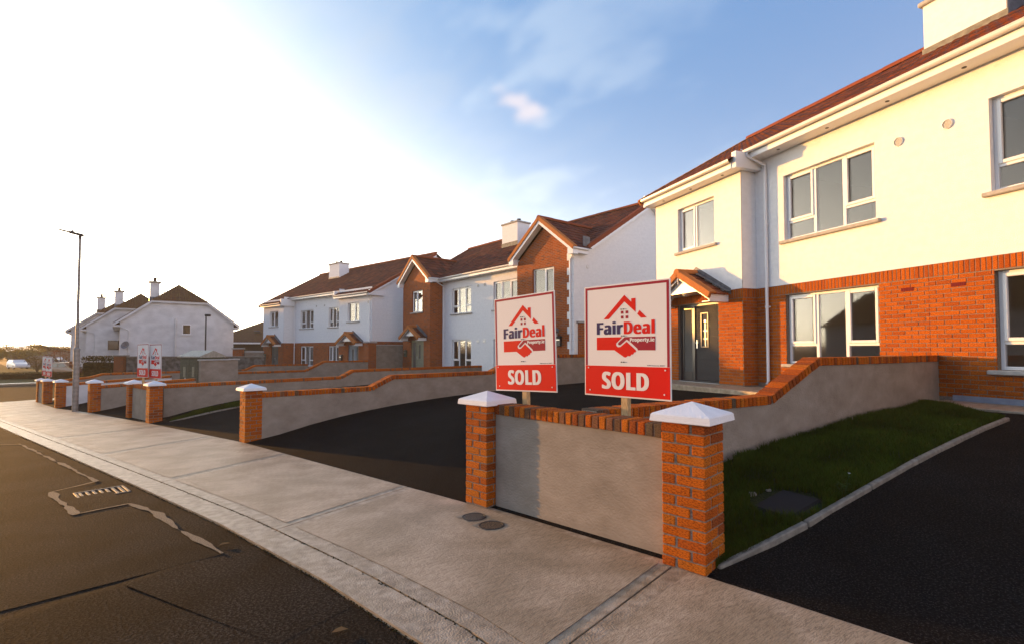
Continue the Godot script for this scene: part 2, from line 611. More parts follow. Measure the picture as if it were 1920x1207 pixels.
	M.soil = tex_mat(0.95, ntex(noise(0.05, 4, FastNoiseLite.TYPE_SIMPLEX, 81), [[0.2, lin(0.016, 0.022, 0.006)], [0.8, lin(0.032, 0.042, 0.012)]]), stones, 1.2, 1.0)
	M.field = tex_mat(0.95, ntex(noise(0.02, 5, FastNoiseLite.TYPE_SIMPLEX, 82), [[0.2, lin(0.035, 0.045, 0.012)], [0.8, lin(0.065, 0.075, 0.022)]]), stones, 0.15, 1.0)
	M.leaf = mat(0.6, Color(1, 1, 1))
	M.leaf.vertex_color_use_as_albedo = true
	M.leaf.metallic_specular = 0.15
	M.leaf.backlight_enabled = true
	M.leaf.backlight = Color(1.0, 0.95, 0.4)
	M.bark = tex_mat(0.9, ntex(drag, [[0.2, lin(0.04, 0.03, 0.022)], [0.8, lin(0.10, 0.075, 0.055)]], 256), fine, 2.0)
	M.cabinet = tex_mat(0.42, ntex(soft, [[0.2, lin(0.075, 0.085, 0.055)], [0.8, lin(0.11, 0.12, 0.075)]], 256), fine, 2.0, 0.2)


# running-bond brickwork for walls whose bricks are too small to tell apart
func brick_picture(dark: bool) -> StandardMaterial3D:
	var n := 512
	var im := Image.create(n, n, false, Image.FORMAT_RGB8)
	var hm := Image.create(n, n, false, Image.FORMAT_L8)
	var r := RandomNumberGenerator.new()
	r.seed = 5
	var rows := 24
	var cols := 8
	im.fill(lin(0.26, 0.20, 0.15))
	hm.fill(Color(0.2, 0.2, 0.2))
	for j in rows:
		var y0 := int(j * n / float(rows))
		var y1 := int((j + 1) * n / float(rows))
		for i in cols:
			var x0 := int((i + (0.5 if j % 2 else 0.0)) * n / cols)
			var k := r.randf_range(0.78, 1.15)
			var c := Vector3(0.34, 0.078, 0.013) * k
			if r.randf() < 0.18:
				c = Vector3(0.24, 0.075, 0.035) * k
			if dark:
				c *= 0.62
			for y in range(y0 + 2, y1 - 1):
				for x in range(x0 + 2, x0 + n / cols - 1):
					var q := r.randf_range(0.82, 1.14)
					im.set_pixel(x % n, y, lin(c.x * q, c.y * q, c.z * q))
					var hh := 0.75 + r.randf_range(-0.1, 0.1)
					hm.set_pixel(x % n, y, Color(hh, hh, hh))
	hm.bump_map_to_normal_map(3.0)
	var m := mat(0.88)
	m.albedo_texture = ImageTexture.create_from_image(im)
	m.normal_enabled = true
	m.normal_texture = ImageTexture.create_from_image(hm)
	m.normal_scale = 0.8
	m.uv1_scale = Vector3(1.0 / 1.8, 1.0 / 1.8, 1)
	return m


# ---------------------------------------------------------------- the ground
var FL := PackedVector2Array([Vector2(5.5, -2.5), Vector2(3.9, 0.3), Vector2(2.12, 2.75), Vector2(1.36, 3.62), Vector2(-0.488, 5.63), Vector2(-5.39, 10.41), Vector2(-10.23, 14.53), Vector2(-15.28, 18.62), Vector2(-18.84, 21.26), Vector2(-24.0, 25.95), Vector2(-23.0, 29.5), Vector2(-18, 37), Vector2(-10, 47), Vector2(0, 60)])
var KL := PackedVector2Array([Vector2(2.6, -2.4), Vector2(1.2, 0.4), Vector2(0.35, 1.8), Vector2(-0.48, 2.86), Vector2(-1.39, 3.77), Vector2(-2.88, 5.12), Vector2(-4.87, 6.77), Vector2(-7.75, 9.12), Vector2(-11.91, 12.49), Vector2(-16.6, 16.3), Vector2(-21.2, 20.1), Vector2(-24.6, 22.9), Vector2(-25.8, 24.3), Vector2(-26.0, 26.2), Vector2(-25.2, 29.5), Vector2(-20.5, 37), Vector2(-12.5, 47.5), Vector2(-2, 61)])


func nearest(line: PackedVector2Array, p: Vector2) -> Vector2:
	var best := 1e9
	var at := p
	for k in line.size() - 1:
		var q := Geometry2D.get_closest_point_to_segment(p, line[k], line[k + 1])
		var d := q.distance_squared_to(p)
		if d < best:
			best = d
			at = q
	return at


func side(line: PackedVector2Array, p: Vector2) -> float:
	var best := 1e9
	var s := 1.0
	for k in line.size() - 1:
		var q := Geometry2D.get_closest_point_to_segment(p, line[k], line[k + 1])
		var d := q.distance_to(p)
		if d < best - 1e-9:
			best = d
			s = -1.0 if (line[k + 1] - line[k]).cross(p - line[k]) > 0 else 1.0
	return best * s


func street_y(p: Vector2) -> float:
	var t := -0.72 * p.x + 0.69 * p.y
	if t > 34.0:
		t = 34.0 + 12.0 * (1.0 - exp(-(t - 34.0) / 12.0))
	if t < -12.0:
		t = -12.0
	return 0.055 - 0.031 * t


func land_y(p: Vector2) -> float:
	var s := side(FL, p)
	return street_y(p) + (0.74 * (1.0 - exp(-(s - 0.3) / 2.7)) if s > 0.3 else 0.0)


func on_land(x: float, d: float, up := 0.0) -> Vector3:
	return P(x, land_y(Vector2(x, d)) + up, d)


func resample(line: PackedVector2Array, step: float) -> PackedVector2Array:
	var out := PackedVector2Array()
	for k in line.size() - 1:
		var m := maxi(1, int(ceil(line[k].distance_to(line[k + 1]) / step)))
		for i in m:
			out.append(line[k].lerp(line[k + 1], float(i) / m))
	out.append(line[line.size() - 1])
	return out


# a sheet between two lines of equal length; kind 0 follows the street, 1 the plots
func ribbon(a: PackedVector2Array, b: PackedVector2Array, nv: int, up: float, kind: int, skirt := 0.0) -> ArrayMesh:
	var mb := MB.new()
	var along := 0.0
	var rows: Array = []
	for k in a.size():
		if k:
			along += (a[k].distance_to(a[k - 1]) + b[k].distance_to(b[k - 1])) * 0.5
		var row: Array = []
		for j in nv + 1:
			var p := a[k].lerp(b[k], float(j) / nv)
			var y := (street_y(p) if kind == 0 else land_y(p)) + up
			row.append([P(p.x, y, p.y), Vector2(a[k].distance_to(b[k]) * j / nv, along)])
		rows.append(row)
	for k in rows.size() - 1:
		for j in nv:
			var q := [rows[k][j], rows[k + 1][j], rows[k + 1][j + 1], rows[k][j + 1]]
			for f in [[0, 1, 2], [0, 2, 3]]:
				var x: Vector3 = q[f[0]][0]
				var y2: Vector3 = q[f[1]][0]
				var z: Vector3 = q[f[2]][0]
				var m := (x - z).cross(x - y2)
				if m.length_squared() < 1e-14:
					continue
				var order := [f[0], f[1], f[2]] if m.y > 0 else [f[0], f[2], f[1]]
				m = (m if m.y > 0 else -m).normalized()
				for o in order:
					mb.put(q[o][0], m, q[o][1])
		if skirt > 0:
			for j in [0, nv]:
				var u: Vector3 = rows[k][j][0]
				var w: Vector3 = rows[k + 1][j][0]
				var o := (rows[k][j][0] - rows[k][nv - j][0]) as Vector3
				o.y = 0
				mb.quad(u, w, w + Vector3.DOWN * skirt, u + Vector3.DOWN * skirt, o)
	if skirt > 0:
		for k in [0, rows.size() - 1]:
			var o2 := (rows[k][0][0] - rows[k - 1 if k else 1][0][0]) as Vector3
			for j in nv:
				var u: Vector3 = rows[k][j][0]
				var w: Vector3 = rows[k][j + 1][0]
				mb.quad(u, w, w + Vector3.DOWN * skirt, u + Vector3.DOWN * skirt, o2)
	return mb.done()


func pl(xs: Array) -> PackedVector2Array:
	var out := PackedVector2Array()
	for k in range(0, xs.size(), 2):
		out.append(Vector2(xs[k], xs[k + 1]))
	return out


func shift(line: PackedVector2Array, by: float) -> PackedVector2Array:
	var out := PackedVector2Array()
	for k in line.size():
		var e := (line[mini(k + 1, line.size() - 1)] - line[maxi(k - 1, 0)]).normalized()
		out.append(line[k] + Vector2(e.y, -e.x) * by)
	return out


func setting() -> void:
	# land out to the horizon
	var mb := MB.new()
	var rad := [0.0, 2.0, 4.0, 6.0, 8.0, 10.0, 12.0, 15.0, 18.0, 22.0, 26.0, 31.0, 37.0, 44.0, 52.0, 62.0, 75.0, 95.0, 130.0, 200.0, 400.0, 900.0, 2400.0]
	var seg := 96
	for k in rad.size() - 1:
		for s in seg:
			var q: Array = []
			for f in [[k, s], [k + 1, s], [k + 1, s + 1], [k, s + 1]]:
				var a: float = TAU * f[1] / seg
				var p := Vector2(sin(a), cos(a)) * float(rad[f[0]])
				var far := clampf((float(rad[f[0]]) - 40.0) / 60.0, 0, 1)
				q.append(P(p.x, lerpf(minf(land_y(p), street_y(p) + 0.62), -1.45, far) - 0.4, p.y))
			mb.quad(q[0], q[1], q[2], q[3], Vector3.UP)
	struct("ground", mb.done(), M.field)
	# the road, with the cross street at its far end
	var ks := resample(KL, 0.7)
	var opp := PackedVector2Array()
	for p in ks:
		opp.append(p)
	var near_k := PackedVector2Array()
	var far_k := PackedVector2Array()
	for k in ks.size():
		if ks[k].y < 23.0:
			near_k.append(ks[k])
	far_k = shift(near_k, -8.2)
	struct("road", ribbon(shift(near_k, 0.12), far_k, 14, -0.03, 0), M.road)
	var a0 := near_k[near_k.size() - 1] + Vector2(0.1, -0.12)
	var b0 := far_k[far_k.size() - 1]
	struct("cross_street", ribbon(pl([a0.x, a0.y, -25.4, 26.0, -24.9, 29.4, -20.2, 36.8, -12.2, 47.2, -1.7, 60.7]), pl([b0.x, b0.y, -58.0, 22.5, -46.0, 36.8, -33.0, 52.2, -22.0, 65.0, -12.0, 77.0]), 12, -0.034, 0), M.road)
	# far verge
	var v0 := pl([-62, 17.5, -46.2, 37, -33.2, 52.4, -22.2, 65.2])
	struct("far_footpath", ribbon(v0, shift(v0, -1.6), 2, 0.09, 0, 0.2), M.concrete_smooth)
	var verge := struct("grass_verge", ribbon(shift(v0, -1.62), shift(v0, -9.0), 3, 0.11, 0), M.field)
	verge.set_meta("kind", "structure")
	# kerb apron: one concrete band with a joint behind it
	var k1 := shift(ks, 0.255)
	var kerb := struct("kerb", ribbon(ks, k1, 2, -0.004, 0, 0.14), M.concrete_smooth)
	kerb.set_meta("kind", "structure")
	var bed := struct("footpath_bed", ribbon(shift(ks, 0.2), footline(shift(ks, 0.2)), 4, -0.03, 0), M.sand_and_lit_edge)
	bed.set_meta("kind", "structure")
	footpath()
	for q in [[1.111, 3.836, -0.264, 5.387], [-10.45, 14.75, -12.0, 16.13], [-22.3, 24.43, -23.59, 25.58]]:
		var w0 := pl([q[0], q[1], q[2], q[3]])
		struct("footpath_edge", ribbon(shift(w0, -0.01), shift(w0, 0.16), 1, 0.001, 0), M.concrete_smooth)
	# driveways: tarmac from the front line to behind the houses
	var fs := resample(FL, 0.8)
	var f2 := PackedVector2Array()
	var f3 := PackedVector2Array()
	for p in fs:
		if p.y < 26.0:
			f2.append(p)
	f3 = shift(f2, 13.5)
	f3[0] = Vector2(17, 4)
	struct("driveway", ribbon(f2, f3, 20, -0.008, 1), M.tarmac)
	struct("back_gardens", ribbon(f3, shift(f2, 48.0), 6, -0.05, 1), M.field)
	# the lawn beside the near drive, its edging stones and the grass that grows on it
	var wall_line := pl([1.30, 3.86, 2.0, 5.40, 2.9, 6.0, 3.7, 6.5, 4.6, 7.05, 5.5, 7.6, 6.4, 8.15, 6.72, 8.36])
	var edge := pl([1.47, 3.73, 1.80, 3.86, 2.31, 4.10, 2.93, 4.43, 3.68, 4.88, 4.75, 5.55, 5.77, 6.22, 6.30, 6.56])
	struct("lawn_soil", ribbon(wall_line, edge, 8, 0.008, 1), M.soil)
	edging(edge, "edging_stone", "concrete edging kerb between the dark tarmac drive and the lawn")
	grass_on(wall_line, edge, 26000, 0.05, 0.10, "lawn", "short dark lawn beside the grey garden wall")
	# the strip of grass on the second plot
	var w2 := pl([-9.75, 15.05, -9.0, 16.0, -8.0, 17.3, -7.0, 18.6])
	var e2 := pl([-9.6, 14.45, -8.1, 15.2, -6.9, 16.3, -6.0, 17.6])
	struct("strip_soil", ribbon(w2, e2, 4, 0.008, 1), M.soil)
	edging(e2, "edging_stone", "concrete edging kerb beside the grass strip by the second pair of boards")
	grass_on(w2, e2, 7000, 0.05, 0.10, "grass_strip", "short grass strip inside the second front wall")
	# trench reinstatement in the road: seams round a patch, sandy and paled for sunlit edges, and the sunken area about the gully
	road_marks()


func footline(line: PackedVector2Array) -> PackedVector2Array:
	var out := PackedVector2Array()
	for p in line:
		out.append(nearest(FL, p))
	return out


func at_k(line: PackedVector2Array, p: Vector2) -> float:
	var best := 1e9
	var run := 0.0
	var at := 0.0
	for k in line.size() - 1:
		var q := Geometry2D.get_closest_point_to_segment(p, line[k], line[k + 1])
		if q.distance_to(p) < best:
			best = q.distance_to(p)
			at = run + q.distance_to(line[k])
		run += line[k].distance_to(line[k + 1])
	return at


func along(line: PackedVector2Array, s: float) -> Vector2:
	for k in line.size() - 1:
		var l := line[k].distance_to(line[k + 1])
		if s <= l or k == line.size() - 2:
			return line[k] + (line[k + 1] - line[k]) * (s / l)
		s -= l
	return line[0]


func footpath() -> void:
	# bays of brushed concrete, each with trowelled margins, parted by open joints
	var inner := shift(resample(KL, 0.5), 0.268)
	var root := Node3D.new()
	root.name = "footpath"
	root.set_meta("kind", "structure")
	add_child(root)
	var joints := [[Vector2(2.2, -1.2), Vector2(4.9, -1.4)], [Vector2(0.0, 2.5), Vector2(1.185, 3.83)], [Vector2(-2.14, 4.95), Vector2(-1.25, 6.45)], [Vector2(-4.7, 7.1), Vector2(-3.9, 9.0)], [Vector2(-7.35, 9.4), Vector2(-6.6, 11.55)], [Vector2(-10.4, 11.7), Vector2(-9.3, 13.7)], [Vector2(-14.95, 15.6), Vector2(-13.4, 17.0)], [Vector2(-18.6, 18.9), Vector2(-17.2, 20.0)], [Vector2(-22.0, 22.2), Vector2(-20.6, 22.9)], [Vector2(-24.7, 24.9), Vector2(-24.0, 25.9)], [Vector2(-18.0, 40.2), Vector2(-17.0, 38.0)]]
	for k in joints.size() - 1:
		var ka := at_k(inner, joints[k][0])
		var kb := at_k(inner, joints[k + 1][0])
		var fa := at_k(FL, joints[k][1])
		var fb := at_k(FL, joints[k + 1][1])
		var m := maxi(4, int((kb - ka) / 0.5))
		var A := PackedVector2Array()
		var B := PackedVector2Array()
		var g := 0.007 / maxf(kb - ka, 0.5)
		for i in m + 1:
			var f := lerpf(g, 1.0 - g, float(i) / m)
			A.append(along(inner, lerpf(ka, kb, f)))
			B.append(along(FL, lerpf(fa, fb, f)))
		var slab := obj("concrete_bay", ribbon(A, B, 6, 0.0, 0, 0.03), M.concrete_smooth, root)
		var A2 := PackedVector2Array()
		var B2 := PackedVector2Array()
		var n := A.size()
		for i in n:
			var f := lerpf(0.09 / maxf(kb - ka, 0.5), 1.0 - 0.09 / maxf(kb - ka, 0.5), float(i) / (n - 1)) * (n - 1)
			var lo := mini(int(f), n - 2)
			var a := A[lo].lerp(A[lo + 1], f - lo)
			var b := B[lo].lerp(B[lo + 1], f - lo)
			var u := (b - a).normalized()
			A2.append(a + u * 0.15)
			B2.append(b - u * 0.02)
		obj("brushed_face", ribbon(A2, B2, 6, 0.004, 0), M.concrete, slab)


func edging(line: PackedVector2Array, called: String, label: String) -> void:
	var o := thing("lawn_edging", label, "edging")
	var run := 0.0
	for k in line.size() - 1:
		run += line[k].distance_to(line[k + 1])
	var n := int(run / 0.92)
	for k in n:
		var a := along(line, run * k / n + 0.006)
		var b := along(line, run * (k + 1) / n - 0.006)
		var pa := on_land(a.x, a.y)
		var pb := on_land(b.x, b.y)
		var mb := MB.new()
		var l := pa.distance_to(pb)
		mb.bbox(Vector3(0, -0.12, -0.026), Vector3(l, 0.035, 0.026), 0.009)
		var x := (pb - pa).normalized()
		var z := x.cross(Vector3.UP).normalized()
		obj(called, mb.done(), M.kerb_old, o, Transform3D(Basis(x, z.cross(x), z), pa))


func grass_on(a: PackedVector2Array, b: PackedVector2Array, count: int, h0: float, h1: float, called: String, label: String) -> void:
	if not shared.has("blade"):
		var mb := MB.new()
		for k in 5:
			var t := TAU * k / 5.0 + rng.randf() * 0.8
			var o := Vector3(cos(t * 2.3), 0, sin(t * 2.3)) * 0.014
			var w := Vector3(cos(t), 0, sin(t)) * 0.0035
			var lean := Vector3(-sin(t), 0, cos(t)) * rng.randf_range(0.25, 0.7)
			var h := rng.randf_range(0.7, 1.0)
			var p1 := o + (lean * 0.25 + Vector3.UP * 0.55) * h
			var p2 := o + (lean + Vector3.UP * 0.95) * h
			mb.quad(o - w * 10, o + w * 10, p1 + w * 7, p1 - w * 7, Vector3.UP + lean)
			mb.tri(p1 - w * 7, p1 + w * 7, p2, Vector3.UP + lean)
		shared.blade = mb.done()
	var xfs: Array = []
	var cols: Array = []
	var nz := noise(0.9, 3, FastNoiseLite.TYPE_SIMPLEX, 90)
	for i in count:
		var f := rng.randf() * (a.size() - 1)
		var lo := mini(int(f), a.size() - 2)
		var p := a[lo].lerp(a[lo + 1], f - lo).lerp(b[lo].lerp(b[lo + 1], f - lo), rng.randf_range(0.01, 0.985))
		if called == "lawn" and Vector2((p.x - 2.37) / 0.29, (p.y - 4.49) / 0.27).length() < 1.0:
			continue
		var g := nz.get_noise_2d(p.x, p.y)
		var h := rng.randf_range(h0, h1) * (1.0 + g * 0.5)
		var q := on_land(p.x, p.y, 0.004)
		var bs := Basis(Vector3.UP, rng.randf() * TAU).scaled(Vector3(h * 0.9, h, h * 0.9))
		xfs.append(Transform3D(bs, q))
		var k := rng.randf_range(0.7, 1.2) * (1.0 + g * 0.35)
		var dry := 1.6 if rng.randf() < 0.07 else 1.0
		cols.append(Color(0.046 * k * dry, 0.066 * k, 0.007 * k))
	var o := multi(called, shared.blade, M.grass, xfs, cols, null)
	tag(o, label, "grass")


func seam(pts: PackedVector2Array, w: float, r: RandomNumberGenerator, up := -0.022) -> ArrayMesh:
	var line := resample(pts, 0.045)
	var nz := noise(0.12, 3, FastNoiseLite.TYPE_SIMPLEX, 17)
	var a := PackedVector2Array()
	var b := PackedVector2Array()
	for k in line.size():
		var e := (line[mini(k + 1, line.size() - 1)] - line[maxi(k - 1, 0)]).normalized()
		var nn := Vector2(e.y, -e.x)
		var q := w * clampf(0.5 + 0.75 * nz.get_noise_1d(k * 0.45 + w * 300.0), 0.15, 1.0)
		a.append(line[k] + nn * q * 0.5 + nn * 0.03 * nz.get_noise_1d(k * 0.3 + 900.0))
		b.append(line[k] - nn * q * 0.5)
	return ribbon(a, b, 1, up, 0)


func road_marks() -> void:
	var r := RandomNumberGenerator.new()
	r.seed = 4
	# old surfacing left inside the cut, a little lower in tone
	struct("road_patch", ribbon(pl([-2.42, 4.34, -3.68, 5.43, -4.42, 6.0]), pl([-5.6, 1.1, -6.6, 3.1, -7.4, 4.4]), 12, -0.0255, 0), M.road_patch)
	struct("gully_patch", ribbon(pl([-4.70, 5.60, -5.92, 6.64]), pl([-4.42, 6.0, -5.55, 7.0]), 4, -0.0215, 0), M.road_patch)
	for s in [[pl([-2.42, 4.34, -2.92, 4.76, -3.68, 5.43, -3.81, 5.56, -4.42, 6.0]), 0.085], [pl([-4.42, 6.0, -4.72, 5.60]), 0.04], [pl([-4.70, 5.59, -5.92, 6.64]), 0.10], [pl([-5.92, 6.64, -5.80, 7.22]), 0.05], [pl([-5.80, 7.22, -6.74, 8.0, -10.59, 11.11, -11.4, 11.0]), 0.07]]:
		struct("road_seam", seam(s[0], s[1], r, -0.0175), M.sand_and_lit_edge)  # the sand tone also stands for trench edges catching light
	# a rounded lip of laid asphalt where the patch ends
	var mb := MB.new()
	var lip := resample(pl([-2.42, 4.34, -2.65, 4.01, -2.79, 3.76, -3.01, 3.5, -3.22, 3.2, -3.6, 2.5, -3.9, 1.8]), 0.12)
	for k in lip.size() - 1:
		var e := (lip[k + 1] - lip[k]).normalized()
		var nn := Vector2(e.y, -e.x)
		var pr := [[-1.7, 0.0], [-0.7, 0.004], [-0.02, 0.007], [0.03, 0.005], [0.09, 0.0]]
		for i in 4:
			var q: Array = []
			for f in [[0, i], [1, i], [1, i + 1], [0, i + 1]]:
				var p: Vector2 = lip[k + f[0]] + nn * float(pr[f[1]][0])
				var fade := minf(1.0, (k + f[0]) / 4.0)
				q.append(P(p.x, street_y(p) - 0.029 + float(pr[f[1]][1]) * fade, p.y))
			mb.quad(q[0], q[1], q[2], q[3], Vector3.UP)
	struct("road_overlay", mb.done(), M.road)


# ---------------------------------------------------------------- houses
# a wall in the local x,y plane with openings [x0, x1, y0, y1]; the front face lies at z
func wall_face(mb: MB, x0: float, x1: float, y0: float, y1: float, z: float, holes: Array, deep := 0.14) -> void:
	var xs := [x0, x1]
	var ys := [y0, y1]
	for h in holes:
		for k in 2:
			if h[k] > x0 and h[k] < x1:
				xs.append(h[k])
			if h[k + 2] > y0 and h[k + 2] < y1:
				ys.append(h[k + 2])
	xs.sort()
	ys.sort()
	for i in xs.size() - 1:
		for j in ys.size() - 1:
			if xs[i + 1] - xs[i] < 1e-4 or ys[j + 1] - ys[j] < 1e-4:
				continue
			var c := Vector2((xs[i] + xs[i + 1]) * 0.5, (ys[j] + ys[j + 1]) * 0.5)
			var open := false
			for h in holes:
				if c.x > h[0] and c.x < h[1] and c.y > h[2] and c.y < h[3]:
					open = true
			if not open:
				mb.quad(Vector3(xs[i], ys[j + 1], z), Vector3(xs[i + 1], ys[j + 1], z), Vector3(xs[i + 1], ys[j], z), Vector3(xs[i], ys[j], z), Vector3.BACK)
	for h in holes:
		var a := maxf(h[2], y0)
		var b := minf(h[3], y1)
		if b <= a or h[1] <= x0 or h[0] >= x1:
			continue
		mb.quad(Vector3(h[0], a, z), Vector3(h[0], b, z), Vector3(h[0], b, z - deep), Vector3(h[0], a, z - deep), Vector3.RIGHT)
		mb.quad(Vector3(h[1], a, z), Vector3(h[1], b, z), Vector3(h[1], b, z - deep), Vector3(h[1], a, z - deep), Vector3.LEFT)
		if h[3] <= y1 + 1e-4:
			mb.quad(Vector3(h[0], b, z), Vector3(h[1], b, z), Vector3(h[1], b, z - deep), Vector3(h[0], b, z - deep), Vector3.DOWN)
		if h[2] >= y0 - 1e-4:
			mb.quad(Vector3(h[0], a, z), Vector3(h[1], a, z), Vector3(h[1], a, z - deep), Vector3(h[0], a, z - deep), Vector3.UP)


# three-light (or two-light) window: frame with mullions, opening sashes, panes, sill
func window(parent: Node3D, x0: float, x1: float, y0: float, y1: float, z: float, kind: int, flip: bool, sill: Material) -> void:
	var w := part_node("window", parent)
	w.position = Vector3(0, 0, z - 0.13)
	var fw := 0.055
	var f := MB.new()
	for q in [[x0, x0 + fw, y0, y1], [x1 - fw, x1, y0, y1], [x0 + fw, x1 - fw, y0, y0 + fw], [x0 + fw, x1 - fw, y1 - fw, y1]]:
		f.bbox(Vector3(q[0], q[2], -0.03), Vector3(q[1], q[3], 0.04), 0.006)
	var cuts: Array = [x0 + fw * 0.5]
	var wd := x1 - x0
	if kind == 3:
		cuts += [x0 + wd * 0.345, x0 + wd * 0.665]
	else:
		cuts += [x0 + wd * (0.45 if not flip else 0.55)]
	cuts.append(x1 - fw * 0.5)
	for k in range(1, cuts.size() - 1):
		f.bbox(Vector3(cuts[k] - 0.035, y0 + fw, -0.028), Vector3(cuts[k] + 0.035, y1 - fw, 0.042), 0.006)
	var tr := y0 + (y1 - y0) * 0.275
	var panes: Array = []
	var sashes: Array = []
	for k in cuts.size() - 1:
		var a: float = cuts[k] + 0.03
		var b: float = cuts[k + 1] - 0.03
		if kind == 3 and k != 1:
			f.bbox(Vector3(a, tr - 0.03, -0.027), Vector3(b, tr + 0.03, 0.039), 0.006)
			panes.append([a, b, y0 + fw, tr - 0.03])
			sashes.append([a, b, tr + 0.02, y1 - fw + 0.012])
		elif kind == 2 and k == (1 if flip else 0):
			sashes.append([a, b, y0 + fw - 0.012, y1 - fw + 0.012])
		else:
			panes.append([a, b, y0 + fw, y1 - fw])
	obj("frame", f.done(), M.upvc, w)
	for s in sashes:
		var m := MB.new()
		var e := 0.058
		for q in [[s[0], s[0] + e, s[2], s[3]], [s[1] - e, s[1], s[2], s[3]], [s[0] + e, s[1] - e, s[2], s[2] + e], [s[0] + e, s[1] - e, s[3] - e, s[3]]]:
			m.bbox(Vector3(q[0], q[2], 0.015), Vector3(q[1], q[3], 0.062), 0.007)
		obj("sash", m.done(), M.upvc, w)
		panes.append([s[0] + e, s[1] - e, s[2] + e, s[3] - e])
	for p in panes:
		box("pane", Vector3(p[0] - 0.004, p[2] - 0.004, 0.0), Vector3(p[1] + 0.004, p[3] + 0.004, 0.022), M.glass, w)
	if sill:
		box("sill", Vector3(x0 - 0.10, y0 - 0.075, -0.02), Vector3(x1 + 0.10, y0 - 0.004, 0.215), sill, w, 0.012)


func door(parent: Node3D, x0: float, x1: float, y1: float, z: float, flip: bool, leaf: Material, frame: Material, fine: bool) -> void:
	var d := part_node("front_door", parent)
	d.position = Vector3(0, 0, z - 0.12)
	var f := MB.new()
	var fw := 0.06
	var side_w := (x1 - x0) * 0.36
	var mid := x1 - side_w if flip else x0 + side_w
	for q in [[x0, x0 + fw, 0.0, y1], [x1 - fw, x1, 0.0, y1], [x0 + fw, x1 - fw, y1 - fw, y1], [mid - 0.035, mid + 0.035, 0.02, y1 - fw], [x0 + fw, x1 - fw, 0.0, 0.035]]:
		f.bbox(Vector3(q[0], q[2], -0.03), Vector3(q[1], q[3], 0.05), 0.005)
	var sx0 := mid + 0.035 if flip else x0 + fw
	var sx1 := x1 - fw if flip else mid - 0.035
	# side light: rails round an obscure pane
	var e := 0.07
	for q in [[sx0, sx0 + e, 0.035, y1 - fw], [sx1 - e, sx1, 0.035, y1 - fw], [sx0 + e, sx1 - e, 0.035, 0.26], [sx0 + e, sx1 - e, y1 - fw - e, y1 - fw]]:
		f.bbox(Vector3(q[0], q[2], -0.02), Vector3(q[1], q[3], 0.025), 0.006)
	obj("door_frame", f.done(), frame, d)
	box("obscure_pane", Vector3(sx0 + e, 0.26, -0.008), Vector3(sx1 - e, y1 - fw - e, 0.008), M.frosted, d)
	var lx0 := x0 + fw + 0.004 if flip else mid + 0.039
	var lx1 := mid - 0.039 if flip else x1 - fw - 0.004
	# the leaf, with a narrow glazed light in a raised surround
	var c := (lx0 + lx1) * 0.5 - (lx1 - lx0) * (0.10 if not flip else -0.10)
	var gy0 := y1 * 0.46
	var gy1 := y1 * 0.865
	var gw := 0.105
	var l := MB.new()
	wall_face(l, lx0, lx1, 0.04, y1 - fw - 0.004, 0.022, [[c - gw, c + gw, gy0, gy1]], 0.02)
	obj("door_leaf", l.done(), leaf, d)
	var s := MB.new()
	for q in [[c - gw - 0.045, c - gw, gy0 - 0.045, gy1 + 0.045], [c + gw, c + gw + 0.045, gy0 - 0.045, gy1 + 0.045], [c - gw, c + gw, gy0 - 0.045, gy0], [c - gw, c + gw, gy1, gy1 + 0.045]]:
		s.bbox(Vector3(q[0], q[2], 0.02), Vector3(q[1], q[3], 0.042), 0.008)
	obj("glazing_surround", s.done(), frame if fine else leaf, d)
	box("door_pane", Vector3(c - gw, gy0, 0.004), Vector3(c + gw, gy1, 0.014), M.frosted, d)
	if fine:
		var ld := MB.new()
		for q in [[c - 0.004, c + 0.004, gy0, gy1 - 0.25], [c - gw, c + gw, gy0 + 0.19, gy0 + 0.197], [c - gw, c + gw, gy0 + 0.40, gy0 + 0.407]]:
			ld.box(Vector3(q[0], q[2], 0.0145), Vector3(q[1], q[3], 0.018))
		for k in 4:
			ld.xf = Transform3D(Basis(Vector3.BACK, PI / 4 + k * PI / 2), Vector3(c, gy1 - 0.19, 0))
			ld.box(Vector3(0.012, -0.012, 0.0145), Vector3(0.036, 0.012, 0.018))
		obj("leaded_pattern", ld.done(), M.steel, d)
	var hx := lx0 + 0.055 if not flip else lx1 - 0.055
	var h := MB.new()
	h.bbox(Vector3(hx - 0.017, 0.90, 0.022), Vector3(hx + 0.017, 1.13, 0.032), 0.004)
	var sg := 1.0 if not flip else -1.0
	h.tube([Vector3(hx, 1.05, 0.03), Vector3(hx, 1.05, 0.075), Vector3(hx + sg * 0.02, 1.05, 0.082), Vector3(hx + sg * 0.12, 1.05, 0.082)], 0.010, 8)
	obj("handle", h.done(), M.steel, d)
	box("threshold", Vector3(x0, -0.05, -0.04), Vector3(x1, 0.0, 0.14), M.precast, d, 0.008)


func tile_mesh(w: float, l: float, seg := 8) -> ArrayMesh:
	# x across (0..w), y down the slope (0..-l), z up from the roof: a double roll
	var mb := MB.new()
	mb.colored = true
	var f := func(x: float) -> float:
		return 0.012 + 0.017 * (0.5 - 0.5 * cos(TAU * x / w * 2.0)) + 0.004 * sin(TAU * x / w)
	for k in seg:
		var a := w * k / seg
		var b := w * (k + 1) / seg
		var za: float = f.call(a)
		var zb: float = f.call(b)
		mb.quad(Vector3(a, 0, za - 0.018), Vector3(b, 0, zb - 0.018), Vector3(b, -l, zb + 0.014), Vector3(a, -l, za + 0.014), Vector3.BACK)
		mb.quad(Vector3(a, -l, za + 0.014), Vector3(b, -l, zb + 0.014), Vector3(b, -l, zb - 0.012), Vector3(a, -l, za - 0.012), Vector3.DOWN)
	return mb.done()


func home(n: Node3D) -> Transform3D:
	var t := n.transform
	var p := n.get_parent()
	while p is Node3D and p != self:
		t = p.transform * t
		p = p.get_parent()
	return t


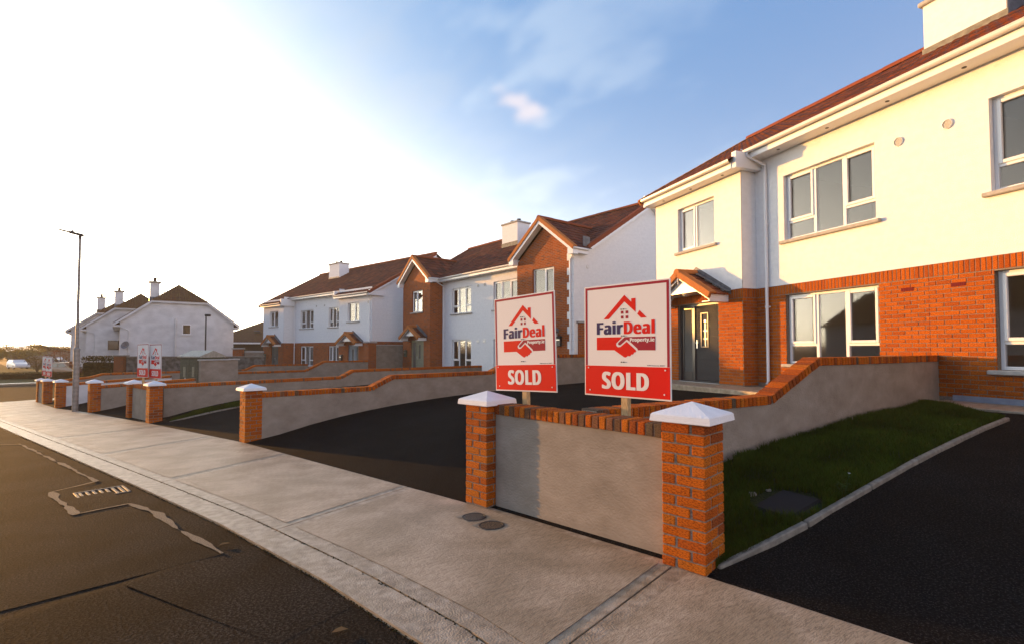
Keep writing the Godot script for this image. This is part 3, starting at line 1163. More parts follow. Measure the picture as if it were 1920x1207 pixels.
# lay tiles on the plane whose origin is the eaves' left end, u to the right and v up the slope, both unit
func tile_slope(parent: Node3D, org: Vector3, u: Vector3, v: Vector3, wide: float, high: float, keep: Callable, single: int) -> void:
	if not shared.has("tile"):
		shared.tile = tile_mesh(0.30, 0.405)
	var nrm := u.cross(v).normalized()
	var gauge := 0.335
	var rows := int(ceil(high / gauge))
	var cols := int(ceil(wide / 0.30))
	var spots: Array = []
	for j in rows:
		for i in cols:
			var uu := wide * i / cols
			var vv := gauge * (j + 1)
			var mid := org + u * (uu + 0.15) + v * minf(vv - 0.17, high - 0.02)
			if keep.is_valid() and not keep.call(mid):
				continue
			var top := minf(vv + 0.07, high + 0.05)
			spots.append([org + u * uu + v * top, i, j])
	var sx := wide / cols / 0.30
	var inv := home(parent).affine_inverse() * Vector3(0, 1.585, 0)
	spots.sort_custom(func(p: Array, q: Array) -> bool: return p[0].distance_squared_to(inv) < q[0].distance_squared_to(inv))
	var xfs: Array = []
	var cl: Array = []
	for k in spots.size():
		var tilt := rng.randf_range(-0.006, 0.006)
		var bs := Basis(u * sx, v, nrm) * Basis(Vector3.RIGHT, tilt)
		var xf := Transform3D(bs, spots[k][0] + nrm * rng.randf_range(0.0, 0.004))
		if k < single:
			obj("roof_tile", shared.tile, M.tiles[rng.randi() % 4 if rng.randf() < 0.7 else 0], parent, xf)
		else:
			xfs.append(xf)
			var q := rng.randf_range(0.7, 1.25)
			var pick: Color = [Color(0.155, 0.046, 0.026), Color(0.19, 0.055, 0.028), Color(0.11, 0.038, 0.027)][rng.randi() % 3]
			cl.append(Color(pick.r * q, pick.g * q, pick.b * q))
	if xfs.size():
		multi("roof_tiles", shared.tile, M.tile, xfs, cl, parent)


func ridge_tiles(parent: Node3D, a: Vector3, b: Vector3, r: float, m: Material, called := "ridge_tile", step := 0.45) -> void:
	var l := a.distance_to(b)
	var n := maxi(1, int(round(l / step)))
	var mb := MB.new()
	var seg := 10
	for k in seg:
		var p := PI * k / seg - 0.15
		var q := PI * (k + 1) / seg - 0.15
		for rr in [r]:
			var A := Vector3(0, sin(p) * rr, cos(p) * rr)
			var B := Vector3(0, sin(q) * rr, cos(q) * rr)
			var e := Vector3(l / n - 0.006, 0, 0)
			mb.smooth(A, A + e, B + e, A.normalized(), A.normalized(), B.normalized())
			mb.smooth(A, B + e, B, A.normalized(), B.normalized(), B.normalized())
			mb.tri(Vector3.ZERO, A, B, Vector3.LEFT)
			mb.tri(e, A + e, B + e, Vector3.RIGHT)
	var mesh := mb.done()
	var x := (b - a).normalized()
	var z := x.cross(Vector3.UP).normalized()
	for k in n:
		obj(called, mesh, m, parent, Transform3D(Basis(x, z.cross(x), z), a.lerp(b, float(k) / n) + Vector3(0, rng.randf_range(-0.004, 0.004), 0)))


# overlapping verge tiles on a sloping gable edge from foot to top; out is the way the verge faces
func verge_tiles(parent: Node3D, foot: Vector3, top: Vector3, out: Vector3, m: Material) -> void:
	var l := foot.distance_to(top)
	var n := maxi(1, int(round(l / 0.335)))
	var y := (top - foot).normalized()
	var mb := MB.new()
	var s := l / n
	mb.bbox(Vector3(-0.07, -0.02, -0.13), Vector3(0.012, s + 0.012, 0.045), 0.012)
	mb.bbox(Vector3(-0.20, -0.02, 0.0), Vector3(-0.06, s + 0.01, 0.05), 0.012)
	var mesh := mb.done()
	var z := out.cross(y).normalized()
	if z.y < 0:
		z = -z
	var bs := Basis(out, y, z)
	if bs.determinant() < 0:
		bs = Basis(out, y, z)
	for k in n:
		obj("verge_tile", mesh, m, parent, Transform3D(bs * Basis(Vector3.RIGHT, 0.03), foot.lerp(top, float(k) / n)))


func chimney(parent: Node3D, x0: float, x1: float, y0: float, y1: float, z0: float, z1: float, m: Material, pots: int) -> void:
	var c := part_node("chimney", parent)
	box("stack", Vector3(x0, y0, z0), Vector3(x1, y1, z1), m, c)
	box("cap", Vector3(x0 - 0.07, y1, z0 - 0.07), Vector3(x1 + 0.07, y1 + 0.10, z1 + 0.07), M.precast, c, 0.02)
	for k in pots:
		var mb := MB.new()
		mb.lathe([Vector2(0.11, 0), Vector2(0.10, 0.17), Vector2(0.125, 0.18), Vector2(0.125, 0.22), Vector2(0.08, 0.22), Vector2(0.07, 0.05), Vector2(0, 0.05)], 14)
		obj("pot", mb.done(), M.iron, c, Transform3D(Basis(), Vector3(lerpf(x0, x1, (k + 0.7) / (pots + 0.4)), y1 + 0.10, (z0 + z1) * 0.5)))


func gutter(parent: Node3D, x0: float, x1: float, y: float, z: float, m: Material) -> void:
	# half-round channel with a lip, and the fascia board behind it
	var mb := MB.new()
	var pr: Array = []
	for k in 9:
		var a := PI + PI * k / 8.0
		pr.append(Vector2(cos(a) * 0.058, sin(a) * 0.062))
	pr.append(Vector2(0.058, 0.012))
	pr.push_front(Vector2(-0.058, 0.012))
	for k in pr.size() - 1:
		var p: Vector2 = pr[k]
		var q: Vector2 = pr[k + 1]
		mb.quad(Vector3(x0, y + p.y, z + p.x), Vector3(x1, y + p.y, z + p.x), Vector3(x1, y + q.y, z + q.x), Vector3(x0, y + q.y, z + q.x), Vector3(0, p.y + q.y - 0.001, p.x + q.x))
	mb.box(Vector3(x0, y + 0.008, z + 0.054), Vector3(x1, y + 0.018, z + 0.066))
	for x in [x0, x1]:
		mb.prism([Vector2(-0.058, 0.01), Vector2(-0.04, -0.045), Vector2(0.0, -0.062), Vector2(0.04, -0.045), Vector2(0.058, 0.01)], 0, 0.006)
		mb.xf = Transform3D()
	obj("gutter", mb.done(), m, parent)


func downpipe(parent: Node3D, x: float, top: Vector3, z: float, y0: float) -> void:
	var p := part_node("downpipe", parent)
	var mb := MB.new()
	mb.tube([top, top + Vector3(0, -0.10, 0), Vector3(x, top.y - 0.32, z + 0.05), Vector3(x, top.y - 0.45, z + 0.05), Vector3(x, y0 + 0.14, z + 0.05), Vector3(x, y0 + 0.06, z + 0.10)], 0.036, 12)
	obj("pipe", mb.done(), M.upvc, p)
	for y in [lerpf(y0, top.y, 0.33), lerpf(y0, top.y, 0.68)]:
		var b := MB.new()
		b.tube([Vector3(x, y, z + 0.05), Vector3(x, y + 0.06, z + 0.05)], 0.045, 12)
		b.bbox(Vector3(x - 0.06, y + 0.015, z), Vector3(x + 0.06, y + 0.045, z + 0.03), 0.004)
		obj("pipe_clip", b.done(), M.upvc, p)


func canopy(parent: Node3D, c: float, hw: float, y_ridge: float, y_eave: float, z0: float, z1: float, fine: bool) -> void:
	# a little gabled roof over the door, from the wall at z0 out to z1
	var o := part_node("door_canopy", parent)
	var s := (y_ridge - y_eave) / hw
	var ang := atan(s)
	var b := MB.new()
	for g in [-1.0, 1.0]:
		# bargeboard and boarded side
		b.quad(Vector3(c, y_ridge - 0.16, z1), Vector3(c + g * hw, y_eave - 0.16, z1), Vector3(c + g * hw, y_eave - 0.02, z1), Vector3(c, y_ridge - 0.02, z1), Vector3.BACK)
		b.quad(Vector3(c, y_ridge - 0.16, z1 - 0.03), Vector3(c + g * hw, y_eave - 0.16, z1 - 0.03), Vector3(c + g * hw, y_eave - 0.16, z1), Vector3(c, y_ridge - 0.16, z1), Vector3(0, -1, 0))
		b.quad(Vector3(c, y_ridge - 0.16, z1 - 0.03), Vector3(c + g * hw, y_eave - 0.16, z1 - 0.03), Vector3(c + g * hw, y_eave - 0.02, z1 - 0.03), Vector3(c, y_ridge - 0.02, z1 - 0.03), Vector3.FORWARD)
		b.box(Vector3(c + g * hw, y_eave - 0.17, z0), Vector3(c + g * (hw - 0.03), y_eave - 0.02, z1))
		b.box(Vector3(c + g * hw, y_eave - 0.19, z0), Vector3(c + g * (hw - 0.26), y_eave - 0.17, z1 - 0.002))
		b.quad(Vector3(c, y_ridge - 0.03, z0), Vector3(c + g * hw, y_eave - 0.03, z0), Vector3(c + g * hw, y_eave - 0.03, z1 - 0.03), Vector3(c, y_ridge - 0.03, z1 - 0.03), Vector3(0, -1, 0))
	obj("bargeboard", b.done(), M.upvc, o)
	# the white ceiling inside, level across the middle
	var cl := MB.new()
	var yc := y_eave + (y_ridge - y_eave) * 0.42 - 0.16
	var cw := hw * 0.58
	cl.quad(Vector3(c - cw, yc, z0), Vector3(c + cw, yc, z0), Vector3(c + cw, yc, z1 - 0.12), Vector3(c - cw, yc, z1 - 0.12), Vector3.DOWN)
	cl.tri(Vector3(c - cw, yc, z1 - 0.12), Vector3(c + cw, yc, z1 - 0.12), Vector3(c, y_ridge - 0.14, z1 - 0.12), Vector3.BACK)
	obj("ceiling_board", cl.done(), M.upvc, o)
	if fine:
		var fn := MB.new()
		fn.tube([Vector3(c, y_ridge - 0.12, z1 + 0.012), Vector3(c, y_ridge - 0.27, z1 + 0.012)], 0.011, 8)
		fn.tube([Vector3(c, y_ridge - 0.27, z1 + 0.012), Vector3(c, y_ridge - 0.30, z1 + 0.012)], 0.018, 8)
		obj("finial", fn.done(), M.upvc, o)
		var lp := MB.new()
		lp.lathe([Vector2(0.0, -0.07), Vector2(0.06, -0.06), Vector2(0.10, -0.03), Vector2(0.11, 0.0)], 18)
		obj("lamp_bowl", lp.done(), M.cream_upvc, o, Transform3D(Basis(), Vector3(c - 0.05, yc, (z0 + z1) * 0.5)))
	# lead flashing that stands against the wall
	var fl := MB.new()
	for g in [-1.0, 1.0]:
		fl.quad(Vector3(c, y_ridge + 0.20, z0 + 0.012), Vector3(c + g * (hw + 0.10), y_eave + 0.13, z0 + 0.012), Vector3(c + g * (hw + 0.10), y_eave - 0.02, z0 + 0.012), Vector3(c, y_ridge, z0 + 0.012), Vector3.BACK)
		fl.quad(Vector3(c, y_ridge + 0.20, z0), Vector3(c + g * (hw + 0.10), y_eave + 0.13, z0), Vector3(c + g * (hw + 0.10), y_eave + 0.13, z0 + 0.012), Vector3(c, y_ridge + 0.20, z0 + 0.012), Vector3.UP)
		fl.quad(Vector3(c, y_ridge + 0.075, z0 + 0.012), Vector3(c + g * (hw + 0.09), y_eave + 0.065, z0 + 0.012), Vector3(c + g * (hw + 0.09), y_eave + 0.06, z0 + 0.14), Vector3(c, y_ridge + 0.07, z0 + 0.14), Vector3(g * s, 1, 0))
	obj("lead_flashing", fl.done(), M.lead, o)
	var len_ := sqrt(hw * hw + pow(y_ridge - y_eave, 2)) + 0.06
	for g in [-1.0, 1.0]:
		var v := Vector3(-g * cos(ang), sin(ang), 0)
		var u := Vector3(0, 0, -1) if g > 0 else Vector3(0, 0, 1)
		var foot := Vector3(c + g * (hw + 0.05), y_eave - 0.05 * s, z1 + 0.02 if g > 0 else z0 + 0.03)
		if u.cross(v).y < 0:
			u = -u
			foot.z = z0 + 0.03 if g > 0 else z1 + 0.02
		tile_slope(o, foot, u, v, z1 - z0 - 0.01, len_, everywhere, 40 if fine else 0)
		verge_tiles(o, Vector3(c + g * (hw + 0.06), y_eave - 0.06 * s + 0.03, z1 + 0.05), Vector3(c + g * 0.02, y_ridge + 0.02, z1 + 0.05), Vector3.BACK, M.verge)
	ridge_tiles(o, Vector3(c, y_ridge + 0.0, z1 + 0.07), Vector3(c, y_ridge + 0.0, z0 + 0.02), 0.115, M.verge, "ridge_tile", 0.33)


# bricks laid one by one on a wall plane at z between x0..x1, y0..y1, leaving the openings free
func lay_bricks(list: Array, x0: float, x1: float, y0: float, y1: float, xf: Transform3D, holes: Array, start := 0) -> void:
	var course := 0.075
	var rows := int(round((y1 - y0) / course))
	for j in rows:
		var y := y0 + j * course
		var x := x0 - (0.1125 if (j + start) % 2 else 0.0)
		while x < x1 - 0.01:
			var segs := [[maxf(x + 0.005, x0), minf(x + 0.220, x1)]]
			for h in holes:
				if y + course * 0.5 > h[2] and y + course * 0.5 < h[3]:
					var nx: Array = []
					for s in segs:
						if s[1] <= h[0] or s[0] >= h[1]:
							nx.append(s)
							continue
						if s[0] < h[0]:
							nx.append([s[0], h[0]])
						if s[1] > h[1]:
							nx.append([h[1], s[1]])
					segs = nx
			for s in segs:
				if s[1] - s[0] > 0.025:
					list.append([xf, s[0], s[1], y + 0.005, y + 0.070, false])
			x += 0.225


func soldier_course(list: Array, x0: float, x1: float, y0: float, y1: float, xf: Transform3D) -> void:
	var n := int(round((x1 - x0) / 0.075))
	for k in n:
		list.append([xf, lerpf(x0, x1, (k + 0.07) / n), lerpf(x0, x1, (k + 0.93) / n), y0 + 0.005, y1 - 0.005, true])


func brick_mesh(w: float, h: float, d: float, variant: int) -> ArrayMesh:
	var key := "brick_%d_%d_%d_%d" % [int(w * 500), int(h * 500), int(d * 500), variant]
	if not shared.has(key):
		var r := RandomNumberGenerator.new()
		r.seed = variant * 31 + int(w * 100)
		var mb := MB.new()
		mb.us = Vector2(r.randf(), r.randf())
		mb.bbox(Vector3(-w / 2, -h / 2, -d), Vector3(w / 2, h / 2, 0), 0.006, r, 0.002)
		shared[key] = mb.done()
	return shared[key]


# put the listed bricks on a house: the nearest as parts, the rest joined
func set_bricks(parent: Node3D, list: Array, single: int, proud := 0.006) -> void:
	var inv := parent.transform.affine_inverse() * Vector3(0, 1.585, 0)
	for b in list:
		b.append((b[0] * Vector3((b[1] + b[2]) * 0.5, (b[3] + b[4]) * 0.5, 0)).distance_squared_to(inv))
	list.sort_custom(func(p: Array, q: Array) -> bool: return p[6] < q[6])
	var rest := [MB.new(), MB.new(), MB.new()]
	for k in list.size():
		var b: Array = list[k]
		var w: float = b[2] - b[1]
		var h: float = b[4] - b[3]
		var mid := Vector3((b[1] + b[2]) * 0.5, (b[3] + b[4]) * 0.5, proud + rng.randf_range(-0.0015, 0.002))
		var pick := rng.randi() % 4 if rng.randf() < 0.93 else 4
		if k < single:
			var turn := Basis(Vector3.BACK, PI / 2) if b[5] else Basis()
			obj("brick", brick_mesh(h if b[5] else w, w if b[5] else h, 0.05, rng.randi() % 4), brick_mats[pick], parent, b[0] * Transform3D(turn, mid))
		else:
			var mb: MB = rest[pick % 3]
			mb.xf = b[0]
			mb.us = Vector2(rng.randf(), rng.randf())
			mb.bbox(mid + Vector3(-w / 2, -h / 2, -0.04), mid + Vector3(w / 2, h / 2, 0), 0.005)
	for k in 3:
		if rest[k].v.size():
			stuff(obj("brickwork", rest[k].done(), brick_mats[k], parent))


func house_root(called: String, label: String, O: Vector2, phi: float, G: float) -> Node3D:
	return thing(called, label, "house", P(O.x, G, O.y), deg_to_rad(phi - 90.0))


# what every pair of houses has: plastered shell, windows, doors, roof. d holds its numbers (x = -c on the left half)
func pair(h: Node3D, d: Dictionary) -> Array:
	var bricks: Array = []
	var PR: float = d.PR
	var sof: float = d.sof
	var back: float = d.zr * 2.0 + 0.1
	var brick_h: float = d.brick_h
	var shell := MB.new()
	var masonry := MB.new()
	for g in [-1, 1]:
		var gable := MB.new()
		var q: Dictionary = d.left if g < 0 else d.right
		var X := func(c: float) -> float: return c * g
		var span := func(a: float, b: float) -> Array: return [minf(a * g, b * g), maxf(a * g, b * g)]
		var lw: Array = span.call(q.win[0], q.win[1]) + [d.lw[0], d.lw[1]]
		var uw: Array = span.call(q.win[0], q.win[1]) + [d.uw[0], d.uw[1]]
		var dr: Array = span.call(q.door[0], q.door[1]) + [-0.1, 2.09]
		var pw: Array = span.call(q.up[0], q.up[1]) + [d.pw[0], d.pw[1]]
		var mx: Array = span.call(0.0, q.inn)
		var px: Array = span.call(q.inn, q.out)
		var low: MB = masonry if not d.gabled else shell
		var split: float = brick_h if not d.gabled else 0.0
		# main face
		if split > 0:
			wall_face(low, mx[0], mx[1], -0.6, split, 0.0, [lw])
		wall_face(shell, mx[0], mx[1], split if split > 0 else -0.6, sof + 0.25, 0.012 if split > 0 else 0.0, [uw, lw] if d.gabled else [uw])
		# projecting bay
		if d.gabled:
			wall_face(gable, px[0], px[1], -0.6, sof, PR, [dr, pw])
			var cx: float = (px[0] + px[1]) * 0.5
			gable.prism([Vector2(px[0], sof), Vector2(px[1], sof), Vector2(cx, sof + d.gs * (px[1] - px[0]) * 0.5)], PR - 0.02, PR)
		else:
			wall_face(low, px[0], px[1], -0.6, split, PR, [dr])
			wall_face(shell, px[0], px[1], split, sof + 0.1, PR + 0.012, [pw])
		# the return of the bay on the inner side, and the end wall of the house
		var ix: float = X.call(q.inn)
		var inn_out := Vector3(-g, 0, 0)
		var rl: MB = gable if d.gabled else low
		rl.quad(Vector3(ix, -0.6, 0), Vector3(ix, split if split > 0 else sof, 0), Vector3(ix, split if split > 0 else sof, PR), Vector3(ix, -0.6, PR), inn_out)
		if split > 0:
			var i2: float = ix - g * 0.012
			shell.quad(Vector3(i2, split, 0.012), Vector3(i2, sof + 0.25, 0.012), Vector3(i2, sof + 0.25, PR + 0.012), Vector3(i2, split, PR + 0.012), inn_out)
			shell.quad(Vector3(i2, split, 0.0), Vector3(ix, split, 0.0), Vector3(ix, split, PR), Vector3(i2, split, PR), Vector3.DOWN)
		var ox: float = X.call(q.out)
		var o := Vector3(g, 0, 0)
		var o2: float = ox + (g * 0.012 if split > 0 else 0.0)
		var zf: float = PR if split == 0 else PR
		if split > 0:
			low.quad(Vector3(ox, -0.6, back), Vector3(ox, split, back), Vector3(ox, split, PR), Vector3(ox, -0.6, PR), o)
		var y0: float = split if split > 0 else -0.6
		shell.quad(Vector3(o2, y0, back), Vector3(o2, sof, back), Vector3(o2, sof, zf + (0.012 if split > 0 else 0.0)), Vector3(o2, y0, zf + (0.012 if split > 0 else 0.0)), o)
		# gable end triangle under the main roof
		var e := func(z: float) -> float: return d.yr - 0.1 - d.slope * absf(z - d.zr)
		shell.tri(Vector3(o2, e.call(back), back), Vector3(o2, d.yr - 0.1, d.zr), Vector3(o2, sof, back), o)
		shell.tri(Vector3(o2, d.yr - 0.1, d.zr), Vector3(o2, sof, back), Vector3(o2, sof, 0.0), o)
		shell.tri(Vector3(o2, d.yr - 0.1, d.zr), Vector3(o2, sof, 0.0), Vector3(o2, e.call(0.0), 0.0), o)
		shell.quad(Vector3(o2, sof, 0), Vector3(o2, e.call(0.0), 0), Vector3(o2, maxf(e.call(PR), sof), PR), Vector3(o2, sof, PR), o)
		if gable.v.size():
			obj("brick_bay", gable.done(), M.brick_wall, h)
		window(h, lw[0], lw[1], lw[2], lw[3], 0.0, 3, g > 0, d.sill)
		window(h, uw[0], uw[1], uw[2], uw[3], 0.0, 3, g > 0, d.sill)
		window(h, pw[0], pw[1], pw[2], pw[3], PR, 2, g > 0, d.sill)
		door(h, dr[0], dr[1], 2.09, PR, g > 0, M[q.leaf], M.door_frame if d.fine else M[q.leaf], d.fine)
		canopy(h, g * (q.door[0] + q.door[1]) * 0.5, 1.16, 2.88, 2.23, PR + 0.012, PR + 0.60, d.fine)
		if d.fine or split > 0:
			pass
		if d.fine:
			var fr := Transform3D()
			lay_bricks(bricks, mx[0], mx[1], 0.08, brick_h - 0.225, fr, [lw])
			soldier_course(bricks, mx[0], mx[1], brick_h - 0.22, brick_h, fr)
			var fp := Transform3D(Basis(), Vector3(0, 0, PR))
			lay_bricks(bricks, px[0], px[1], 0.005, brick_h - 0.225, fp, [dr])
			soldier_course(bricks, px[0], px[1], brick_h - 0.22, brick_h, fp)
			var fi := Transform3D(Basis(Vector3.UP, -g * PI / 2), Vector3(ix, 0, 0))
			if g < 0:
				lay_bricks(bricks, -PR, 0.0, 0.005, brick_h - 0.225, fi, [])
				soldier_course(bricks, -PR, 0.0, brick_h - 0.22, brick_h, fi)
	obj("plastered_walls", shell.done(), M.white_wall, h)
	if masonry.v.size():
		obj("lower_walls", masonry.done(), M.mortar if d.fine else M.brick_wall, h)
	# rooms: floors, party wall, rear wall, so that windows look into closed dim rooms
	var rm := MB.new()
	var xl: float = -d.left.out + 0.02
	var xr: float = d.right.out - 0.02
	rm.box(Vector3(xl, -0.3, back), Vector3(xr, -0.02, -0.02))
	rm.box(Vector3(xl, 2.42, back), Vector3(xr, 2.62, -0.15))
	rm.box(Vector3(xl, sof - 0.16, back), Vector3(xr, sof - 0.06, -0.15))
	rm.box(Vector3(xl, -0.3, back), Vector3(xr, sof, back + 0.2))
	rm.box(Vector3(xl, -0.3, -4.3), Vector3(xr, sof - 0.2, -4.15))
	for x in [-0.11, -d.left.inn - 0.25, d.right.inn + 0.05]:
		rm.box(Vector3(x, -0.3, -4.3), Vector3(x + 0.2, sof - 0.2, -0.16))
	obj("inner_walls", rm.done(), M.room, h)
	return bricks


# main roof slab and front and rear slopes of tiles, running down over the bays when they are not gabled
func main_roof(h: Node3D, d: Dictionary, xl: float, xr: float, front_ext: Array, keep: Callable, single: int) -> void:
	var a := atan(d.slope)
	var v := Vector3(0, sin(a), -cos(a))
	var z0: float = d.ze
	var y0: float = d.yr - d.slope * (z0 - d.zr)
	var high: float = (z0 - d.zr) / cos(a)
	var ub := MB.new()
	var t := Vector3(0, -0.06, 0)
	var back: float = d.zr * 2.0 - d.ze
	for s in [[Vector3(xl, y0, z0), Vector3(xr, y0, z0), Vector3(xr, d.yr, d.zr), Vector3(xl, d.yr, d.zr)], [Vector3(xl, y0, back), Vector3(xr, y0, back), Vector3(xr, d.yr, d.zr), Vector3(xl, d.yr, d.zr)]]:
		ub.quad(s[0] - Vector3(0, 0.012, 0), s[1] - Vector3(0, 0.012, 0), s[2] - Vector3(0, 0.012, 0), s[3] - Vector3(0, 0.012, 0), Vector3.UP)
		ub.quad(s[0] + t, s[1] + t, s[2] + t, s[3] + t, Vector3.DOWN)
	for f in front_ext:
		var z1: float = f[2]
		var y1: float = d.yr - d.slope * (z1 - d.zr)
		ub.quad(Vector3(f[0], y1 - 0.012, z1), Vector3(f[1], y1 - 0.012, z1), Vector3(f[1], y0 - 0.012, z0), Vector3(f[0], y0 - 0.012, z0), Vector3.UP)
		ub.quad(Vector3(f[0], y1 - 0.06, z1), Vector3(f[1], y1 - 0.06, z1), Vector3(f[1], y0 - 0.06, z0), Vector3(f[0], y0 - 0.06, z0), Vector3.DOWN)
		tile_slope(h, Vector3(f[0], y1, z1), Vector3.RIGHT, v, f[1] - f[0], (z1 - z0) / cos(a), keep, 60 if single else 0)
	obj("roof_deck", ub.done(), M.roof_under, h)
	tile_slope(h, Vector3(xl, y0, z0), Vector3.RIGHT, v, xr - xl, high, keep, single)
	var vb := Vector3(0, sin(a), cos(a))
	tile_slope(h, Vector3(xr, y0, back), Vector3.LEFT, vb, xr - xl, high, everywhere, 0)
	ridge_tiles(h, Vector3(xl, d.yr + 0.01, d.zr), Vector3(xr, d.yr + 0.01, d.zr), 0.12, M.tiles[3])


func fascia_run(h: Node3D, x0: float, x1: float, y: float, z: float, wall: float) -> void:
	# fascia, soffit with its ventilators, and gutter; y is the top edge of the fascia
	var mb := MB.new()
	mb.box(Vector3(x0, y - 0.20, z - 0.02), Vector3(x1, y - 0.012, z))
	obj("fascia", mb.done(), M.upvc, h)
	var s := MB.new()
	s.box(Vector3(x0, y - 0.212, wall), Vector3(x1, y - 0.2, z - 0.002))
	obj("soffit", s.done(), M.upvc, h)
	gutter(h, x0 - 0.03, x1 + 0.03, y - 0.03, z + 0.06, M.cream_upvc)
	var n := int((x1 - x0) / 1.1)
	for k in n:
		var v := MB.new()
		v.lathe([Vector2(0.0, 0.0), Vector2(0.035, 0.0), Vector2(0.035, 0.006)], 12)
		obj("soffit_vent", v.done(), M.black, h, Transform3D(Basis(), Vector3(lerpf(x0, x1, (k + 0.6) / n), y - 0.218, (wall + z) * 0.5)))


func round_vent(h: Node3D, x: float, y: float, z: float, r := 0.075) -> void:
	var v := part_node("wall_vent", h)
	v.transform = Transform3D(Basis(Vector3.RIGHT, PI / 2), Vector3(x, y, z))
	var mb := MB.new()
	mb.lathe([Vector2(r * 1.15, 0.0), Vector2(r * 1.12, 0.018), Vector2(r * 0.95, 0.024), Vector2(r * 0.9, 0.012), Vector2(0, 0.012)], 20)
	obj("vent_cover", mb.done(), M.cream_upvc, v)
	var g := MB.new()
	for k in 7:
		var y2 := lerpf(-0.8, 0.8, k / 6.0) * r
		var w := sqrt(r * r * 0.8 - y2 * y2) if r * r * 0.8 > y2 * y2 else 0.01
		g.box(Vector3(-w, 0.0122, y2 - 0.006), Vector3(w, 0.017, y2 + 0.003))
	obj("grille", g.done(), M.old_lead, v)


func house_near() -> void:
	var O := Vector2(7.245, 8.878)
	var h := house_root("semi_detached_house", "nearest white and brick house, sunlit, with a navy front door", O, 19.974, 0.72)
	var d := {"PR": 0.44, "sof": 5.46, "zr": -3.45, "yr": 7.9, "slope": 0.585, "ze": 0.44, "brick_h": 2.33, "gabled": false, "fine": true,
		"lw": [0.55, 2.09], "uw": [3.34, 4.83], "pw": [3.60, 4.83], "sill": M.precast, "gs": 0.7,
		"left": {"inn": 3.78, "out": 7.17, "win": [0.87, 2.95], "door": [4.60, 6.19], "up": [4.69, 6.14], "leaf": "navy_door"},
		"right": {"inn": 3.78, "out": 7.17, "win": [0.93, 3.0], "door": [4.60, 6.19], "up": [4.69, 6.14], "leaf": "navy_door"}}
	var br := pair(h, d)
	set_bricks(h, br, 300)
	for x in [[-7.25, -3.72], [3.72, 7.25]]:
		fascia_run(h, x[0], x[1], 5.39, 0.80, 0.45)
	fascia_run(h, -3.62, 3.62, 5.62, 0.40, 0.012)
	for x in [-3.72, 3.58]:
		box("eaves_box_end", Vector3(x, 5.17, 0.02), Vector3(x + 0.14, 5.56, 0.78), M.upvc, h)
	box("eaves_box_end", Vector3(-7.33, 5.17, 0.02), Vector3(-7.25, 5.52, 0.78), M.upvc, h)
	box("eaves_box_end", Vector3(7.25, 5.17, 0.02), Vector3(7.33, 5.52, 0.78), M.upvc, h)
	main_roof(h, d, -7.42, 7.42, [[-7.42, -3.66, 0.88], [3.66, 7.42, 0.88]], everywhere, 240)
	for g in [-1.0, 1.0]:
		verge_tiles(h, Vector3(g * 7.44, 5.37, 0.88), Vector3(g * 7.44, 7.92, -3.45), Vector3(g, 0, 0), M.verge)
	downpipe(h, -3.42, Vector3(-3.56, 5.56, 0.46), 0.012, 0.0)
	downpipe(h, 3.42, Vector3(3.56, 5.56, 0.46), 0.012, 0.0)
	# stack over the party wall
	chimney(h, -1.16, 0.24, 6.6, 8.12, -3.05, -2.0, M.white_wall, 2)
	box("lead_apron", Vector3(-1.19, 6.75, -2.0), Vector3(0.27, 7.2, -1.985), M.old_lead, h)
	box("lead_soaker", Vector3(0.242, 6.95, -3.05), Vector3(0.262, 7.75, -2.0), M.lead, h)
	for x in [-0.43, 0.36]:
		round_vent(h, x, 4.66, 0.012)
	for x in [-0.35, 0.44]:
		var a := part_node("air_brick", h)
		a.position = Vector3(x, 1.9375, 0.008)
		box("plate", Vector3(-0.107, -0.033, -0.03), Vector3(0.107, 0.033, 0.004), M.air_brick, a)
		var s := MB.new()
		for k in 7:
			s.box(Vector3(-0.095 + k * 0.028, -0.026, 0.004), Vector3(-0.077 + k * 0.028, 0.026, 0.007))
		obj("slots", s.done(), M.air_brick, a)
	# bluish painted plinth to the right of the garden wall, and the concrete apron
	box("plinth", Vector3(0.32, -0.4, 0.0), Vector3(3.78, 0.115, 0.022), M.plinth, h)
	var ap := MB.new()
	ap.bbox(Vector3(-7.9, -0.5, 0.0), Vector3(0.0, -0.012, 1.42), 0.012)
	ap.bbox(Vector3(0.22, -0.5, 0.0), Vector3(7.9, 0.025, 0.98), 0.012)
	obj("concrete_apron", ap.done(), M.concrete_smooth, h)
	# things on the window board inside
	var g1 := MB.new()
	g1.lathe([Vector2(0.0, 0.0), Vector2(0.07, 0.0), Vector2(0.085, 0.05), Vector2(0.075, 0.12), Vector2(0.05, 0.15), Vector2(0.04, 0.15), Vector2(0.0, 0.15)], 16)
	g1.tube([Vector3(0.07, 0.05, 0), Vector3(0.12, 0.09, 0), Vector3(0.145, 0.145, 0)], 0.014, 8)
	g1.tube([Vector3(-0.07, 0.04, 0), Vector3(-0.12, 0.05, 0), Vector3(-0.125, 0.11, 0), Vector3(-0.07, 0.12, 0)], 0.009, 8)
	obj("window_board", box_mesh(Vector3(-2.95, 0.52, -0.34), Vector3(-0.87, 0.55, -0.15)), M.upvc, h)
	var pot := thing("teapot", "white teapot on the ledge inside the ground floor window of the nearest house", "teapot", h.transform * Vector3(-2.55, 0.552, -0.25), h.rotation.y)
	obj("pot_body", g1.done(), M.upvc, pot)
	var b2 := thing("bowl", "green bowl on the ledge inside the right light of the nearest ground floor window", "bowl", h.transform * Vector3(-1.12, 0.552, -0.25), h.rotation.y)
	var g2 := MB.new()
	g2.lathe([Vector2(0.0, 0.0), Vector2(0.05, 0.0), Vector2(0.12, 0.07), Vector2(0.13, 0.10), Vector2(0.12, 0.10), Vector2(0.0, 0.03)], 18)
